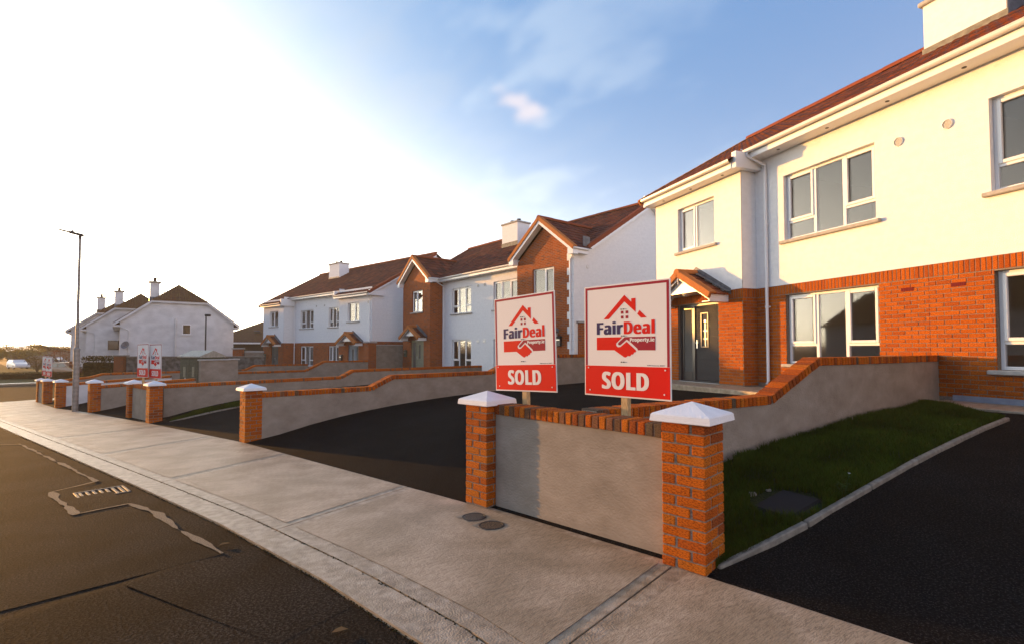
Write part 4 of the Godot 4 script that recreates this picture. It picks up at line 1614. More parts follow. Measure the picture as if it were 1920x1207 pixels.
	obj("bowl_body", g2.done(), mat(0.4, lin(0.03, 0.22, 0.12)), b2)


func box_mesh(a: Vector3, b: Vector3) -> ArrayMesh:
	var mb := MB.new()
	mb.box(a, b)
	return mb.done()


func letterbox(h: Node3D, x: float, y: float, z: float, m: Material) -> void:
	var l := part_node("letter_box", h)
	l.position = Vector3(x, y, z)
	box("case", Vector3(-0.15, -0.2, 0.0), Vector3(0.15, 0.16, 0.12), m, l, 0.012)
	var mb := MB.new()
	mb.xf = Transform3D(Basis(Vector3.UP, PI / 2), Vector3(-0.16, 0.16, 0.06))
	mb.prism([Vector2(-0.075, 0.0), Vector2(0.075, 0.0), Vector2(0.06, 0.05), Vector2(0.0, 0.075), Vector2(-0.06, 0.05)], 0.0, 0.32)
	obj("hood", mb.done(), m, l)
	box("flap", Vector3(-0.12, 0.05, 0.12), Vector3(0.12, 0.09, 0.128), M.steel, l)


func house_middle() -> void:
	var h := house_root("semi_detached_house", "white house with two brick gables and cream door, behind the left sold board", Vector2(-1.736, 28.017), 39.41, 0.08)
	var d := {"PR": 0.86, "sof": 5.55, "zr": -4.46, "yr": 8.66, "slope": 0.60, "ze": 0.44, "brick_h": 0.0, "gabled": true, "fine": false,
		"lw": [0.45, 2.07], "uw": [3.58, 5.06], "pw": [3.80, 5.14], "sill": M.precast, "gs": 0.74,
		"left": {"inn": 3.9, "out": 7.32, "win": [0.87, 2.86], "door": [4.64, 6.27], "up": [4.83, 6.15], "leaf": "sage_door"},
		"right": {"inn": 4.17, "out": 7.85, "win": [1.19, 3.2], "door": [4.9, 6.55], "up": [5.26, 6.67], "leaf": "sage_door"}}
	pair(h, d)
	var bays := [[-7.32, -3.9], [4.17, 7.85]]
	var gz := 1.16
	for b in bays:
		var c: float = (b[0] + b[1]) * 0.5
		var hw: float = (b[1] - b[0]) * 0.5 + 0.26
		var yr: float = 5.76 + hw * 0.75
		var ye := 5.76
		# where the bay's ridge meets the main slope
		var zb: float = d.zr + (d.yr - yr) / d.slope
		var a := atan(0.75)
		var keep := func(p: Vector3) -> bool: return p.y > d.yr - d.slope * absf(p.z - d.zr) - 0.05
		var len_ := hw / cos(a)
		tile_slope(h, Vector3(c + hw, ye, gz), Vector3(0, 0, -1), Vector3(-cos(a), sin(a), 0), gz - zb + 0.3, len_, keep, 0)
		tile_slope(h, Vector3(c - hw, ye, zb - 0.3), Vector3(0, 0, 1), Vector3(cos(a), sin(a), 0), gz - zb + 0.3, len_, keep, 0)
		var u := MB.new()
		for g in [-1.0, 1.0]:
			u.quad(Vector3(c, yr - 0.02, gz), Vector3(c + g * hw, ye - 0.02, gz), Vector3(c + g * hw, ye - 0.02, 0.3), Vector3(c, yr - 0.02, zb), Vector3(g, 1, 0))
		obj("bay_roof_deck", u.done(), M.roof_under, h)
		ridge_tiles(h, Vector3(c, yr, gz + 0.03), Vector3(c, yr, zb), 0.13, M.tiles[3])
		var bb := MB.new()
		for g in [-1.0, 1.0]:
			bb.xf = Transform3D()
			var e := Vector3(c + g * hw, ye, 0)
			var t := Vector3(c, yr, 0)
			for z in [gz, gz - 0.03]:
				bb.quad(Vector3(t.x, t.y - 0.05, z), Vector3(e.x, e.y - 0.05, z), Vector3(e.x, e.y - 0.27, z), Vector3(t.x, t.y - 0.27, z), Vector3(0, 0, 1 if z == gz else -1))
			bb.quad(Vector3(t.x, t.y - 0.27, gz), Vector3(e.x, e.y - 0.27, gz), Vector3(e.x, e.y - 0.27, d.PR), Vector3(t.x, t.y - 0.27, d.PR), Vector3.DOWN)
			bb.box(Vector3(c + g * hw, ye - 0.30, d.PR), Vector3(c + g * (hw - 0.32), ye - 0.06, gz + 0.004))
		obj("bargeboard", bb.done(), M.upvc, h)
		for g in [-1.0, 1.0]:
			verge_tiles(h, Vector3(c + g * (hw + 0.05), ye - 0.01, gz + 0.03), Vector3(c + g * 0.03, yr + 0.02, gz + 0.03), Vector3.BACK, M.verge)
			# eaves along the side of the bay
			var sx: float = c + g * (hw - 0.02)
			box("bay_fascia", Vector3(sx, ye - 0.24, 0.2), Vector3(sx - g * 0.24, ye - 0.03, gz - 0.03), M.upvc, h)
			box("bay_gutter", Vector3(sx, ye - 0.10, 0.25), Vector3(sx + g * 0.09, ye - 0.015, gz + 0.02), M.cream_upvc, h, 0.02)
	fascia_run(h, -3.75, 4.0, 5.72, 0.42, 0.0)
	var cl: float = -5.61
	var cr: float = 6.01
	var keep2 := func(p: Vector3) -> bool:
		for q in [[-5.61, 1.97], [6.01, 2.1]]:
			if absf(p.x - q[0]) < q[1] and p.y < 5.76 + (q[1] - absf(p.x - q[0])) * 0.75 - 0.02:
				return false
		return true
	main_roof(h, d, -7.55, 8.05, [], keep2, 0)
	# white bargeboards and red verge on both gable ends
	for x in [-7.55, 8.05]:
		var o := Vector3(signf(x), 0, 0)
		for s in [[Vector3(x, 5.9, 0.15), Vector3(x, 8.68, -4.46)], [Vector3(x, 5.72, -9.36), Vector3(x, 8.68, -4.46)]]:
			verge_tiles(h, s[0], s[1], o, M.tiles[3])
			var b := MB.new()
			var q := o * -0.03
			b.quad(s[0] + Vector3(0, -0.05, 0), s[1] + Vector3(0, -0.05, 0), s[1] + Vector3(0, -0.27, 0), s[0] + Vector3(0, -0.27, 0), o)
			b.quad(s[0] + Vector3(0, -0.27, 0), s[1] + Vector3(0, -0.27, 0), s[1] + Vector3(0, -0.27, 0) - o * 0.2, s[0] + Vector3(0, -0.27, 0) - o * 0.2, Vector3.DOWN)
			obj("end_bargeboard", b.done(), M.upvc, h)
	chimney(h, -1.50, -0.05, 7.0, 8.95, -3.65, -2.70, M.white_wall, 2)
	box("lead_apron", Vector3(-1.53, 7.0, -2.70), Vector3(-0.02, 7.86, -2.685), M.old_lead, h)
	box("lead_valley", Vector3(7.97, 5.72, 0.0), Vector3(8.0, 6.3, 0.42), M.lead, h)
	downpipe(h, -3.72, Vector3(-3.78, 5.62, 0.5), 0.0, 0.0)
	downpipe(h, 7.70, Vector3(7.95, 5.6, 0.95), 0.86, 0.0)
	# toothed white quoins down the outer corner of the right bay
	for k in 17:
		box("quoin", Vector3(7.60 if k % 2 else 7.48, 0.3 + k * 0.31, 0.8), Vector3(7.87, 0.605 + k * 0.31, 0.878), M.white_wall, h)
	for x in [-0.2, 0.4]:
		round_vent(h, x, 5.0, 0.0)
		box("square_vent", Vector3(x - 0.11, 1.86, 0.0), Vector3(x + 0.11, 2.08, 0.02), M.cream_upvc, h, 0.008)
	var sv := part_node("wall_vent", h)
	sv.transform = Transform3D(Basis(Vector3.BACK, -PI / 2), Vector3(7.853, 5.05, 0.0))
	var vm := MB.new()
	vm.lathe([Vector2(0.09, 0.0), Vector2(0.085, 0.02), Vector2(0, 0.02)], 16)
	obj("vent_cover", vm.done(), M.cream_upvc, sv)
	letterbox(h, -6.85, 1.25, 0.86, M.cabinet)
	letterbox(h, 7.0, 1.85, 0.86, M.door_frame)
	# brick dado on the end wall with its sill
	box("brick_dado", Vector3(7.85, -0.6, -1.2), Vector3(7.90, 2.62, 0.62), M.brick_wall, h)
	box("dado_sill", Vector3(7.85, 2.62, -1.2), Vector3(7.98, 2.70, 0.72), M.precast, h, 0.01)


func house_far() -> void:
	var h := house_root("semi_detached_house", "white house over brick with a pale blue and a grey door, beyond the garden walls", Vector2(-14.869, 39.522), 48.84, -0.2)
	var d := {"PR": 0.86, "sof": 5.78, "zr": -4.4, "yr": 8.76, "slope": 0.575, "ze": 0.44, "brick_h": 2.32, "gabled": false, "fine": false,
		"lw": [0.5, 2.06], "uw": [3.45, 4.9], "pw": [3.67, 4.95], "sill": M.precast, "gs": 0.7,
		"left": {"inn": 4.08, "out": 7.87, "win": [0.88, 2.99], "door": [5.0, 6.34], "up": [5.08, 6.65], "leaf": "grey_door"},
		"right": {"inn": 4.37, "out": 8.4, "win": [1.4, 2.86], "door": [5.53, 6.84], "up": [5.48, 6.91], "leaf": "blue_door"}}
	pair(h, d)
	fascia_run(h, -3.95, 4.2, 5.98, 0.42, 0.012)
	for x in [[-7.95, -4.0], [4.25, 8.5]]:
		fascia_run(h, x[0], x[1], 5.52, 1.22, 0.87)
	for x in [-4.02, 4.15]:
		box("eaves_box_end", Vector3(x, 5.30, 0.02), Vector3(x + 0.12, 5.85, 1.20), M.upvc, h)
	box("eaves_box_end", Vector3(8.5, 5.30, 0.02), Vector3(8.58, 5.65, 1.20), M.upvc, h)
	main_roof(h, d, -8.05, 8.6, [[-8.05, -3.9, 1.3], [4.15, 8.6, 1.3]], everywhere, 0)
	for x in [-8.05, 8.6]:
		var o := Vector3(signf(x), 0, 0)
		var f := Vector3(x, 5.50, 1.25)
		var t := Vector3(x, 8.76, -4.4)
		verge_tiles(h, f, t, o, M.tiles[3])
		var b := MB.new()
		b.quad(f + Vector3(0, -0.05, 0), t + Vector3(0, -0.05, 0), t + Vector3(0, -0.25, 0), f + Vector3(0, -0.25, 0), o)
		obj("end_bargeboard", b.done(), M.upvc, h)
	chimney(h, -3.3, -1.65, 7.2, 8.95, -3.5, -2.6, M.white_wall, 2)
	box("lead_apron", Vector3(-3.33, 7.2, -2.6), Vector3(-1.62, 7.86, -2.585), M.lead, h)
	downpipe(h, -3.88, Vector3(-3.95, 5.85, 0.5), 0.012, 0.0)
	downpipe(h, 8.2, Vector3(8.35, 5.42, 1.25), 0.87, 0.0)
	for x in [-0.43, 0.8]:
		round_vent(h, x, 5.13, 0.012)
		box("air_brick", Vector3(x - 0.11, 1.83, 0.0), Vector3(x + 0.11, 1.9, 0.012), M.brick_wall_dark, h)
	round_vent(h, 8.0, 4.9, 0.872, 0.09)
	letterbox(h, -7.4, 1.2, 0.86, M.cabinet)
	letterbox(h, 4.75, 1.2, 0.86, M.door_frame)


# ---------------------------------------------------------------- garden walls
func dirs(phi: float) -> Array:
	var a := deg_to_rad(phi)
	return [Vector2(sin(a), -cos(a)), Vector2(-cos(a), -sin(a))]


func pillar(fr: Vector2, phi: float, y0: float, label: String, single := true) -> Node3D:
	var e := dirs(phi)
	var c: Vector2 = fr - e[0] * 0.165 - e[1] * 0.165
	var o := thing("brick_pillar", label, "pillar", P(c.x, y0, c.y), deg_to_rad(phi - 90.0), "brick gate pillars with white caps")
	box("mortar_core", Vector3(-0.158, -0.35, -0.158), Vector3(0.158, 1.055, 0.158), M.mortar, o)
	for j in 14:
		for k in 4:
			var turn := Basis(Vector3.UP, k * PI / 2)
			var sg := -1.0 if j % 2 else 1.0
			var at := turn * Vector3(sg * 0.0575, 0.004 + j * 0.075 + 0.0365, 0.165 + rng.randf_range(-0.002, 0.002))
			var pick := rng.randi() % 4 if rng.randf() < 0.9 else 4
			obj("brick", brick_mesh(0.215, 0.065, 0.1, rng.randi() % 4), brick_mats[pick], o, Transform3D(turn, at))
	var mb := MB.new()
	var r := [[0.218, 1.056], [0.228, 1.062], [0.222, 1.108], [0.212, 1.118]]
	for k in 4:
		var q := k * PI / 2
		for i in 3:
			var p0 := Vector3(-r[i][0], r[i][1], r[i][0]).rotated(Vector3.UP, q)
			var p1 := Vector3(r[i][0], r[i][1], r[i][0]).rotated(Vector3.UP, q)
			var p2 := Vector3(r[i + 1][0], r[i + 1][1], r[i + 1][0]).rotated(Vector3.UP, q)
			var p3 := Vector3(-r[i + 1][0], r[i + 1][1], r[i + 1][0]).rotated(Vector3.UP, q)
			mb.quad(p0, p1, p2, p3, Vector3(0, 0.2, 1).rotated(Vector3.UP, q))
		mb.tri(Vector3(-0.212, 1.118, 0.212).rotated(Vector3.UP, q), Vector3(0.212, 1.118, 0.212).rotated(Vector3.UP, q), Vector3(0, 1.20, 0), Vector3.UP)
	mb.quad(Vector3(-0.218, 1.056, -0.218), Vector3(0.218, 1.056, -0.218), Vector3(0.218, 1.056, 0.218), Vector3(-0.218, 1.056, 0.218), Vector3.DOWN)
	obj("cap", mb.done(), M.cap_white, o)
	return o


# brick-on-edge coping along a run; top and width in the local frame of the wall (x along, z across)
func coping(o: Node3D, a: Vector2, b: Vector2, z0: float, z1: float, single: bool, darks := 0.12, h := 0.105) -> void:
	var l := a.distance_to(b)
	var n := int(round(l / 0.0755))
	var ang := (b - a).angle()
	var base := Transform3D(Basis(Vector3.BACK, ang), Vector3(a.x, a.y, 0))
	var core := MB.new()
	core.xf = base
	core.box(Vector3(0, -h, z0 + 0.012), Vector3(l, -0.012, z1 - 0.012))
	obj("coping_bed", core.done(), M.mortar, o)
	var joined := [MB.new(), MB.new(), MB.new()]
	for k in n:
		var m := Transform3D(Basis(Vector3.UP, PI / 2), Vector3((k + 0.5) * l / n, -h * 0.5, 0))
		var off := Vector3(0, rng.randf_range(-0.002, 0.002), rng.randf_range(-0.002, 0.002))
		var dark := rng.randf() < darks
		if single:
			var mesh := brick_mesh_box("edge_brick_%d_%d" % [int((z1 - z0) * 1000), rng.randi() % 4], Vector3(0.0655, h - 0.001, z1 - z0))
			obj("coping_brick", mesh, dark_brick_mats[rng.randi() % 3] if dark else brick_mats[rng.randi() % 5], o, base * Transform3D(Basis(), Vector3((k + 0.5) * l / n, -h * 0.5, (z0 + z1) * 0.5) + off))
		else:
			var q: MB = joined[2 if dark else rng.randi() % 2]
			q.xf = base
			q.us = Vector2(rng.randf(), rng.randf())
			var x := (k + 0.5) * l / n
			q.bbox(Vector3(x - 0.033, -h, z0) + off, Vector3(x + 0.033, 0, z1) + off, 0.006)
	if not single:
		for k in 3:
			stuff(obj("coping_bricks", joined[k].done(), dark_brick_mats[1] if k == 2 else brick_mats[k], o))


func brick_mesh_box(key: String, s: Vector3) -> ArrayMesh:
	if not shared.has(key):
		var r := RandomNumberGenerator.new()
		r.seed = hash(key)
		var mb := MB.new()
		mb.us = Vector2(r.randf(), r.randf())
		mb.bbox(-s * 0.5, s * 0.5, 0.006, r, 0.0018)
		shared[key] = mb.done()
	return shared[key]


# a wall running from `at` along `dir`; line = [[distance, top height], ...]; its near face lies on the line
func divider(called: String, label: String, at: Vector2, dir: Vector2, line: Array, foot: float, single: bool, wall_mat: Material, group := "") -> Node3D:
	var o := thing(called, label, "garden wall", P(at.x, 0, at.y), atan2(dir.y, dir.x), group)
	var pts: Array = []
	for q in line:
		pts.append(Vector2(q[0], q[1] - 0.104))
	pts.append(Vector2(line[line.size() - 1][0], foot))
	pts.append(Vector2(line[0][0], foot))
	var mb := MB.new()
	mb.prism(pts, -0.215, -0.018)
	obj("rendered_panel", mb.done(), wall_mat, o)
	for k in line.size() - 1:
		coping(o, Vector2(line[k][0], line[k][1]), Vector2(line[k + 1][0], line[k + 1][1]), -0.233, 0.0, single)
	return o


func panel_wall(fl: Vector2, phi: float, gap: float, y0: float, label: String, single: bool) -> void:
	# between two pillars: fl is the front-left corner of the right pillar; x runs to the right
	var e := dirs(phi)
	var o := thing("front_wall", label, "garden wall", P(fl.x, y0, fl.y), deg_to_rad(phi - 90.0), "short rendered front walls between paired pillars")
	var mb := MB.new()
	mb.box(Vector3(-gap, -0.35, -0.33), Vector3(0, 0.915, -0.125))
	obj("rendered_panel", mb.done(), M.plaster, o)
	coping(o, Vector2(-gap, 1.02), Vector2(0, 1.02), -0.34, -0.10, single, 0.36)


func front_walls() -> void:
	M.cap_white = tex_mat(0.6, ntex(noise(0.012, 4), [[0.2, lin(0.74, 0.73, 0.72)], [0.8, lin(0.82, 0.81, 0.80)]], 256), bump(noise(0.11, 4, FastNoiseLite.TYPE_SIMPLEX, 5), 4.0, 256), 1.5, 0.4)
	pillar(Vector2(1.352, 3.62), 46.5, 0.0, "nearest brick pillar, at the right end of the short front wall")
	pillar(Vector2(-0.264, 5.387), 46.5, -0.06, "brick pillar at the left end of the nearest front wall, beside the two round covers")
	panel_wall(Vector2(1.137, 3.863), 42.6, 2.07, -0.01, "short grey front wall with brick coping, half in shadow, below the two near boards", true)
	pillar(Vector2(-5.39, 10.41), 45.0, -0.31, "lone brick pillar at the far side of the near driveway, ending the long wall")
	pillar(Vector2(-10.23, 14.53), 49.0, -0.50, "brick pillar beside the grass strip, right of its pair")
	pillar(Vector2(-12.0, 16.13), 49.0, -0.56, "brick pillar left of its pair, below the second pair of boards")
	panel_wall(Vector2(-10.479, 14.746), 49.0, 1.99, -0.51, "narrow grey front wall under the second pair of boards", false)
	pillar(Vector2(-15.28, 18.62), 49.0, -0.69, "lone brick pillar just right of the street lamp")
	pillar(Vector2(-18.84, 21.26), 49.0, -0.83, "lone brick pillar just left of the street lamp")
	pillar(Vector2(-22.05, 24.22), 51.0, -0.97, "brick pillar on the right under the farthest pair of boards")
	pillar(Vector2(-23.59, 25.58), 51.0, -1.03, "farthest brick pillar, at the street corner")
	panel_wall(Vector2(-22.306, 24.428), 51.0, 1.65, -0.98, "farthest front wall, between the two pillars at the street corner", false)
	var G := "grey rendered dividing walls with brick coping"
	divider("dividing_wall", "nearest grey dividing wall, running up beside the lawn to the sunlit brickwork", Vector2(0.5, 4.55), Vector2(0.85, 0.527), [[0.33, 1.03], [3.08, 1.035], [4.16, 1.48], [8.06, 1.49]], -0.4, true, M.plaster, G)
	divider("dividing_wall", "long grey dividing wall from the lone pillar to the house with brick gables", Vector2(-5.39, 10.41), Vector2(0.7305, 0.683), [[0.31, 0.70], [2.78, 0.705], [3.36, 0.96], [6.60, 0.97], [7.72, 1.425], [12.6, 1.43]], -0.9, true, M.plaster, G)
	divider("dividing_wall", "grey dividing wall behind the grass strip, ending before the white middle house", Vector2(-10.5, 15.2), Vector2(0.6195, 0.785), [[0.2, 0.54], [6.2, 0.545], [6.75, 0.79], [14.46, 0.78]], -1.0, false, M.plaster, G)
	divider("dividing_wall", "low dividing wall right of the street lamp, ending at the green cabinet", Vector2(-15.28, 18.62), Vector2(0.6195, 0.785), [[0.3, 0.27], [3.5, 0.40]], -1.2, false, M.plaster, G)
	divider("dividing_wall", "short garden wall behind the street lamp, its face whitened to look lit", Vector2(-18.84, 21.26), Vector2(0.6195, 0.785), [[0.3, 0.17], [4.2, 0.36]], -1.3, false, M.old_white, G)  # near run of a grey wall, coloured white for the light on it
	divider("dividing_wall", "grey dividing wall that steps up to the tall brick pier by the far house", Vector2(-17.86, 20.44), Vector2(0.6195, 0.785), [[6.73, 0.47], [10.37, 0.46], [11.5, 0.95], [14.49, 0.93]], -1.3, false, M.plaster, G)
	divider("dividing_wall", "farthest dividing wall with two steps, before the porch of the far house", Vector2(-22.5, 25.0), Vector2(0.6195, 0.785), [[0.3, 0.08], [1.6, 0.22], [2.1, 0.37], [9.3, 0.355], [9.9, 0.62], [13.5, 0.60]], -1.5, false, M.plaster, G)
	# the rendered screen round the cabinet
	var en := thing("screen_wall", "plain grey rendered screen wall right of the green cabinet", "wall", P(-13.02, 0, 21.5), atan2(0.785, 0.6195))
	box("rendered_panel", Vector3(0, -1.0, -0.2), Vector3(1.5, 1.12, 0.0), M.plaster, en)
	box("coping_slab", Vector3(-0.05, 1.12, -0.25), Vector3(1.18, 1.18, 0.05), M.precast, en, 0.01)
	box("coping_slab", Vector3(1.19, 1.13, -0.25), Vector3(1.56, 1.19, 0.05), M.precast, en, 0.01)
	# tall brick pier and grey garden wall between the far and the middle house
	var tp := thing("brick_pier", "tall brick pier at the right end of the far house's garden wall", "pier", P(-8.89, 0, 31.8), atan2(0.785, 0.6195))
	box("brick_shaft", Vector3(0, -1.2, -0.45), Vector3(0.58, 2.0, 0.0), M.brick_wall, tp)
	box("cap", Vector3(-0.05, 2.0, -0.5), Vector3(0.63, 2.07, 0.05), M.precast, tp, 0.015)
	var gw := thing("side_wall", "tall grey side wall between the far house and the brick gabled house", "wall", P(-8.55, 0, 32.2), atan2(0.785, 0.6195))
	box("rendered_panel", Vector3(0, -1.2, -0.3), Vector3(2.6, 1.84, -0.08), M.plaster, gw)
	box("coping_slab", Vector3(-0.02, 1.84, -0.34), Vector3(2.6, 1.9, -0.04), M.precast, gw, 0.01)


# ---------------------------------------------------------------- sale boards
func text_mesh(s: String, w: float, h: float, deep: float) -> Array:
	# [mesh, transform that fits it to w by h with its left foot at the origin]
	var key := "text_" + s
	if not shared.has(key):
		var t := TextMesh.new()
		t.text = s
		var fv := FontVariation.new()
		fv.base_font = font_bold
		fv.variation_embolden = 0.0
		t.font = fv
		t.font_size = 96
		t.pixel_size = 0.01
		t.depth = 0.1
		t.curve_step = 1.0
		shared[key] = t
	var tm: TextMesh = shared[key]
	var b := tm.get_aabb()
	var sx := w / b.size.x
	var sy := h / b.size.y
	var bs := Basis(Vector3(sx, 0, 0), Vector3(0, sy, 0), Vector3(0, 0, deep / b.size.z))
	return [tm, Transform3D(bs, Vector3(-b.position.x * sx, -b.position.y * sy, -b.position.z * deep / b.size.z))]


func letter(o: Node3D, s: String, x: float, y: float, w: float, h: float, z: float, m: Material) -> void:
	# heavy lettering: the bold face printed three times with a slight spread
	var fat := h * 0.045 if h > 0.02 else 0.0
	var t := text_mesh(s, w - fat * 2.0, h, 0.0012)
	for k in (3 if fat > 0.0 else 1):
		var xf: Transform3D = t[1]
		xf.origin += Vector3(x + fat * k, y, z + 0.0003 * k)
		obj("lettering", t[0], m, o, xf)


func flat(o: Node3D, called: String, pts: Array, z: float, deep: float, m: Material) -> void:
	var mb := MB.new()
	mb.prism(pts, z, z + deep)
	obj(called, mb.done(), m, o)


func v2s(xs: Array) -> Array:
	var out: Array = []
	for k in range(0, xs.size(), 2):
		out.append(Vector2(xs[k], xs[k + 1]))
	return out


func stroke(line: Array, w: float) -> Array:
	var l: Array = []
	var r: Array = []
	for k in line.size():
		var e: Vector2 = (line[mini(k + 1, line.size() - 1)] - line[maxi(k - 1, 0)])
		e = e.normalized()
		var n := Vector2(-e.y, e.x) * w * 0.5
		l.append(line[k] + n)
		r.push_front(line[k] - n)
	return l + r


func make_board(label: String) -> Node3D:
	var o := thing("sold_board", label, "sign board", Vector3.ZERO, 0.0, "sold boards on posts behind the front walls")
	var pn := MB.new()
	pn.bbox(Vector3(-0.46, 0, -0.008), Vector3(0.46, 1.03, 0.0), 0.002)
	obj("panel", pn.done(), M.board_white, o)
	box("post", Vector3(-0.05, -1.75, -0.06), Vector3(0.022, 0.75, -0.0085), M.post, o, 0.003)
	# maroon border round the upper field
	var f := part_node("printed_border", o)
	for q in [[-0.447, -0.423, 0.285, 1.018], [0.423, 0.447, 0.285, 1.018], [-0.423, 0.423, 0.996, 1.018]]:
		box("border_strip", Vector3(q[0], q[2], 0.0), Vector3(q[1], q[3], 0.001), M.board_maroon, f)
	var sp := MB.new()
	sp.box(Vector3(-0.447, 0.014, 0.0), Vector3(0.449, 0.283, 0.003))
	obj("sold_strip", sp.done(), M.board_red, o)
	letter(o, "SOLD", -0.254, 0.071, 0.502, 0.158, 0.003, M.board_white)
	for q in [[-0.411, 0.262], [0.405, 0.258], [-0.395, 0.052], [0.395, 0.052]]:
		var sc := MB.new()
		sc.xf = Transform3D(Basis(Vector3.RIGHT, PI / 2), Vector3(q[0], q[1], 0.003))
		sc.lathe([Vector2(0.0075, 0.0), Vector2(0.006, 0.003), Vector2(0, 0.0035)], 10)
		obj("screw_cap", sc.done(), M.board_white, o)
	# the emblem: roof with chimney, window, two clasped hands
	var em := part_node("emblem", o)
	flat(em, "roof_mark", v2s([-0.001, 0.923, 0.073, 0.856, 0.073, 0.887, 0.118, 0.887, 0.118, 0.762, -0.001, 0.863, -0.173, 0.711, -0.232, 0.711]), 0.0, 0.001, M.board_red)
	flat(em, "roof_mark", v2s([0.157, 0.778, 0.230, 0.710, 0.171, 0.710, 0.134, 0.745]), 0.0, 0.001, M.board_red)
	for q in [[-0.039, 0.754], [0.012, 0.754], [-0.039, 0.710], [0.012, 0.710]]:
		flat(em, "window_mark", v2s([q[0], q[1], q[0] + 0.028, q[1], q[0] + 0.028, q[1] + 0.026, q[0], q[1] + 0.026]), 0.0, 0.001, M.board_maroon)
	flat(em, "sleeve_mark", v2s([-0.313, 0.546, -0.024, 0.546, -0.094, 0.488, -0.092, 0.470, -0.074, 0.455, -0.044, 0.459, 0.021, 0.504, 0.05, 0.48, 0.113, 0.432, 0.121, 0.42, 0.112, 0.408, 0.098, 0.408, 0.092, 0.394, 0.078, 0.388, 0.068, 0.390, 0.060, 0.376, 0.046, 0.373, 0.034, 0.378, 0.018, 0.366, 0.004, 0.362, -0.01, 0.366, -0.113, 0.427, -0.313, 0.427]), 0.0, 0.001, M.board_red)
	flat(em, "hand_mark", v2s([0.0, 0.546, 0.313, 0.546, 0.313, 0.427, 0.137, 0.427, 0.132, 0.442, 0.06, 0.500, 0.022, 0.523, -0.046, 0.474, -0.062, 0.472, -0.072, 0.480, -0.070, 0.494]), 0.0, 0.001, M.board_maroon)
	letter(o, "Fair", -0.313, 0.570, 0.294, 0.120, 0.0, M.board_navy)
	letter(o, "Deal", -0.009, 0.569, 0.318, 0.121, 0.0, M.board_red)
	letter(o, "Property.ie", 0.056, 0.493, 0.250, 0.045, 0.001, M.board_white)
	letter(o, "PSRA Licence no. 004077", 0.232, 0.292, 0.170, 0.009, 0.0, M.print_grey)
	for q in [[-0.025, 0.795], [-0.022, 0.556], [-0.026, 0.320]]:
		var cl := MB.new()
		for s in [-0.017, 0.009]:
			cl.bbox(Vector3(q[0] + s, q[1] - 0.004, 0.0), Vector3(q[0] + s + 0.014, q[1] + 0.005, 0.006), 0.002)
		cl.box(Vector3(q[0] - 0.01, q[1] - 0.001, 0.0), Vector3(q[0] + 0.05, q[1] + 0.001, 0.003))
		obj("fixing_clip", cl.done(), M.black, o)
	return o


func boards() -> void:
	var first := make_board("nearer sold board, upright, right above the short front wall")
	var spots := [[1.0175, 1.153, 4.632, 43.0, 0.0], [0.137, 1.14, 5.50, 43.7, 1.9], [-11.43, 0.735, 15.9, 53.5, 0.6], [-10.72, 0.725, 15.44, 53.5, 0.3], [-24.4, 0.22, 26.86, 57.0, 0.3], [-23.72, 0.20, 26.32, 57.0, 0.5]]
	var labels := ["", "sold board leaning slightly to the left, behind the left end of the near front wall", "left one of the second pair of sold boards, above the narrow front wall", "right one of the second pair of sold boards, with a sunlit top corner", "left one of the farthest pair of sold boards, at the street corner", "right one of the farthest pair of sold boards, left of the street lamp"]
	for k in spots.size():
		var s: Array = spots[k]
		var b: Node3D = first
		if k:
			b = first.duplicate()
			b.name = numbered("sold_board")
			add_child(b)
			b.set_meta("label", labels[k])
		b.position = P(s[0], s[1], s[2])
		b.rotation = Vector3(0, deg_to_rad(s[3] - 90.0), deg_to_rad(s[4]))


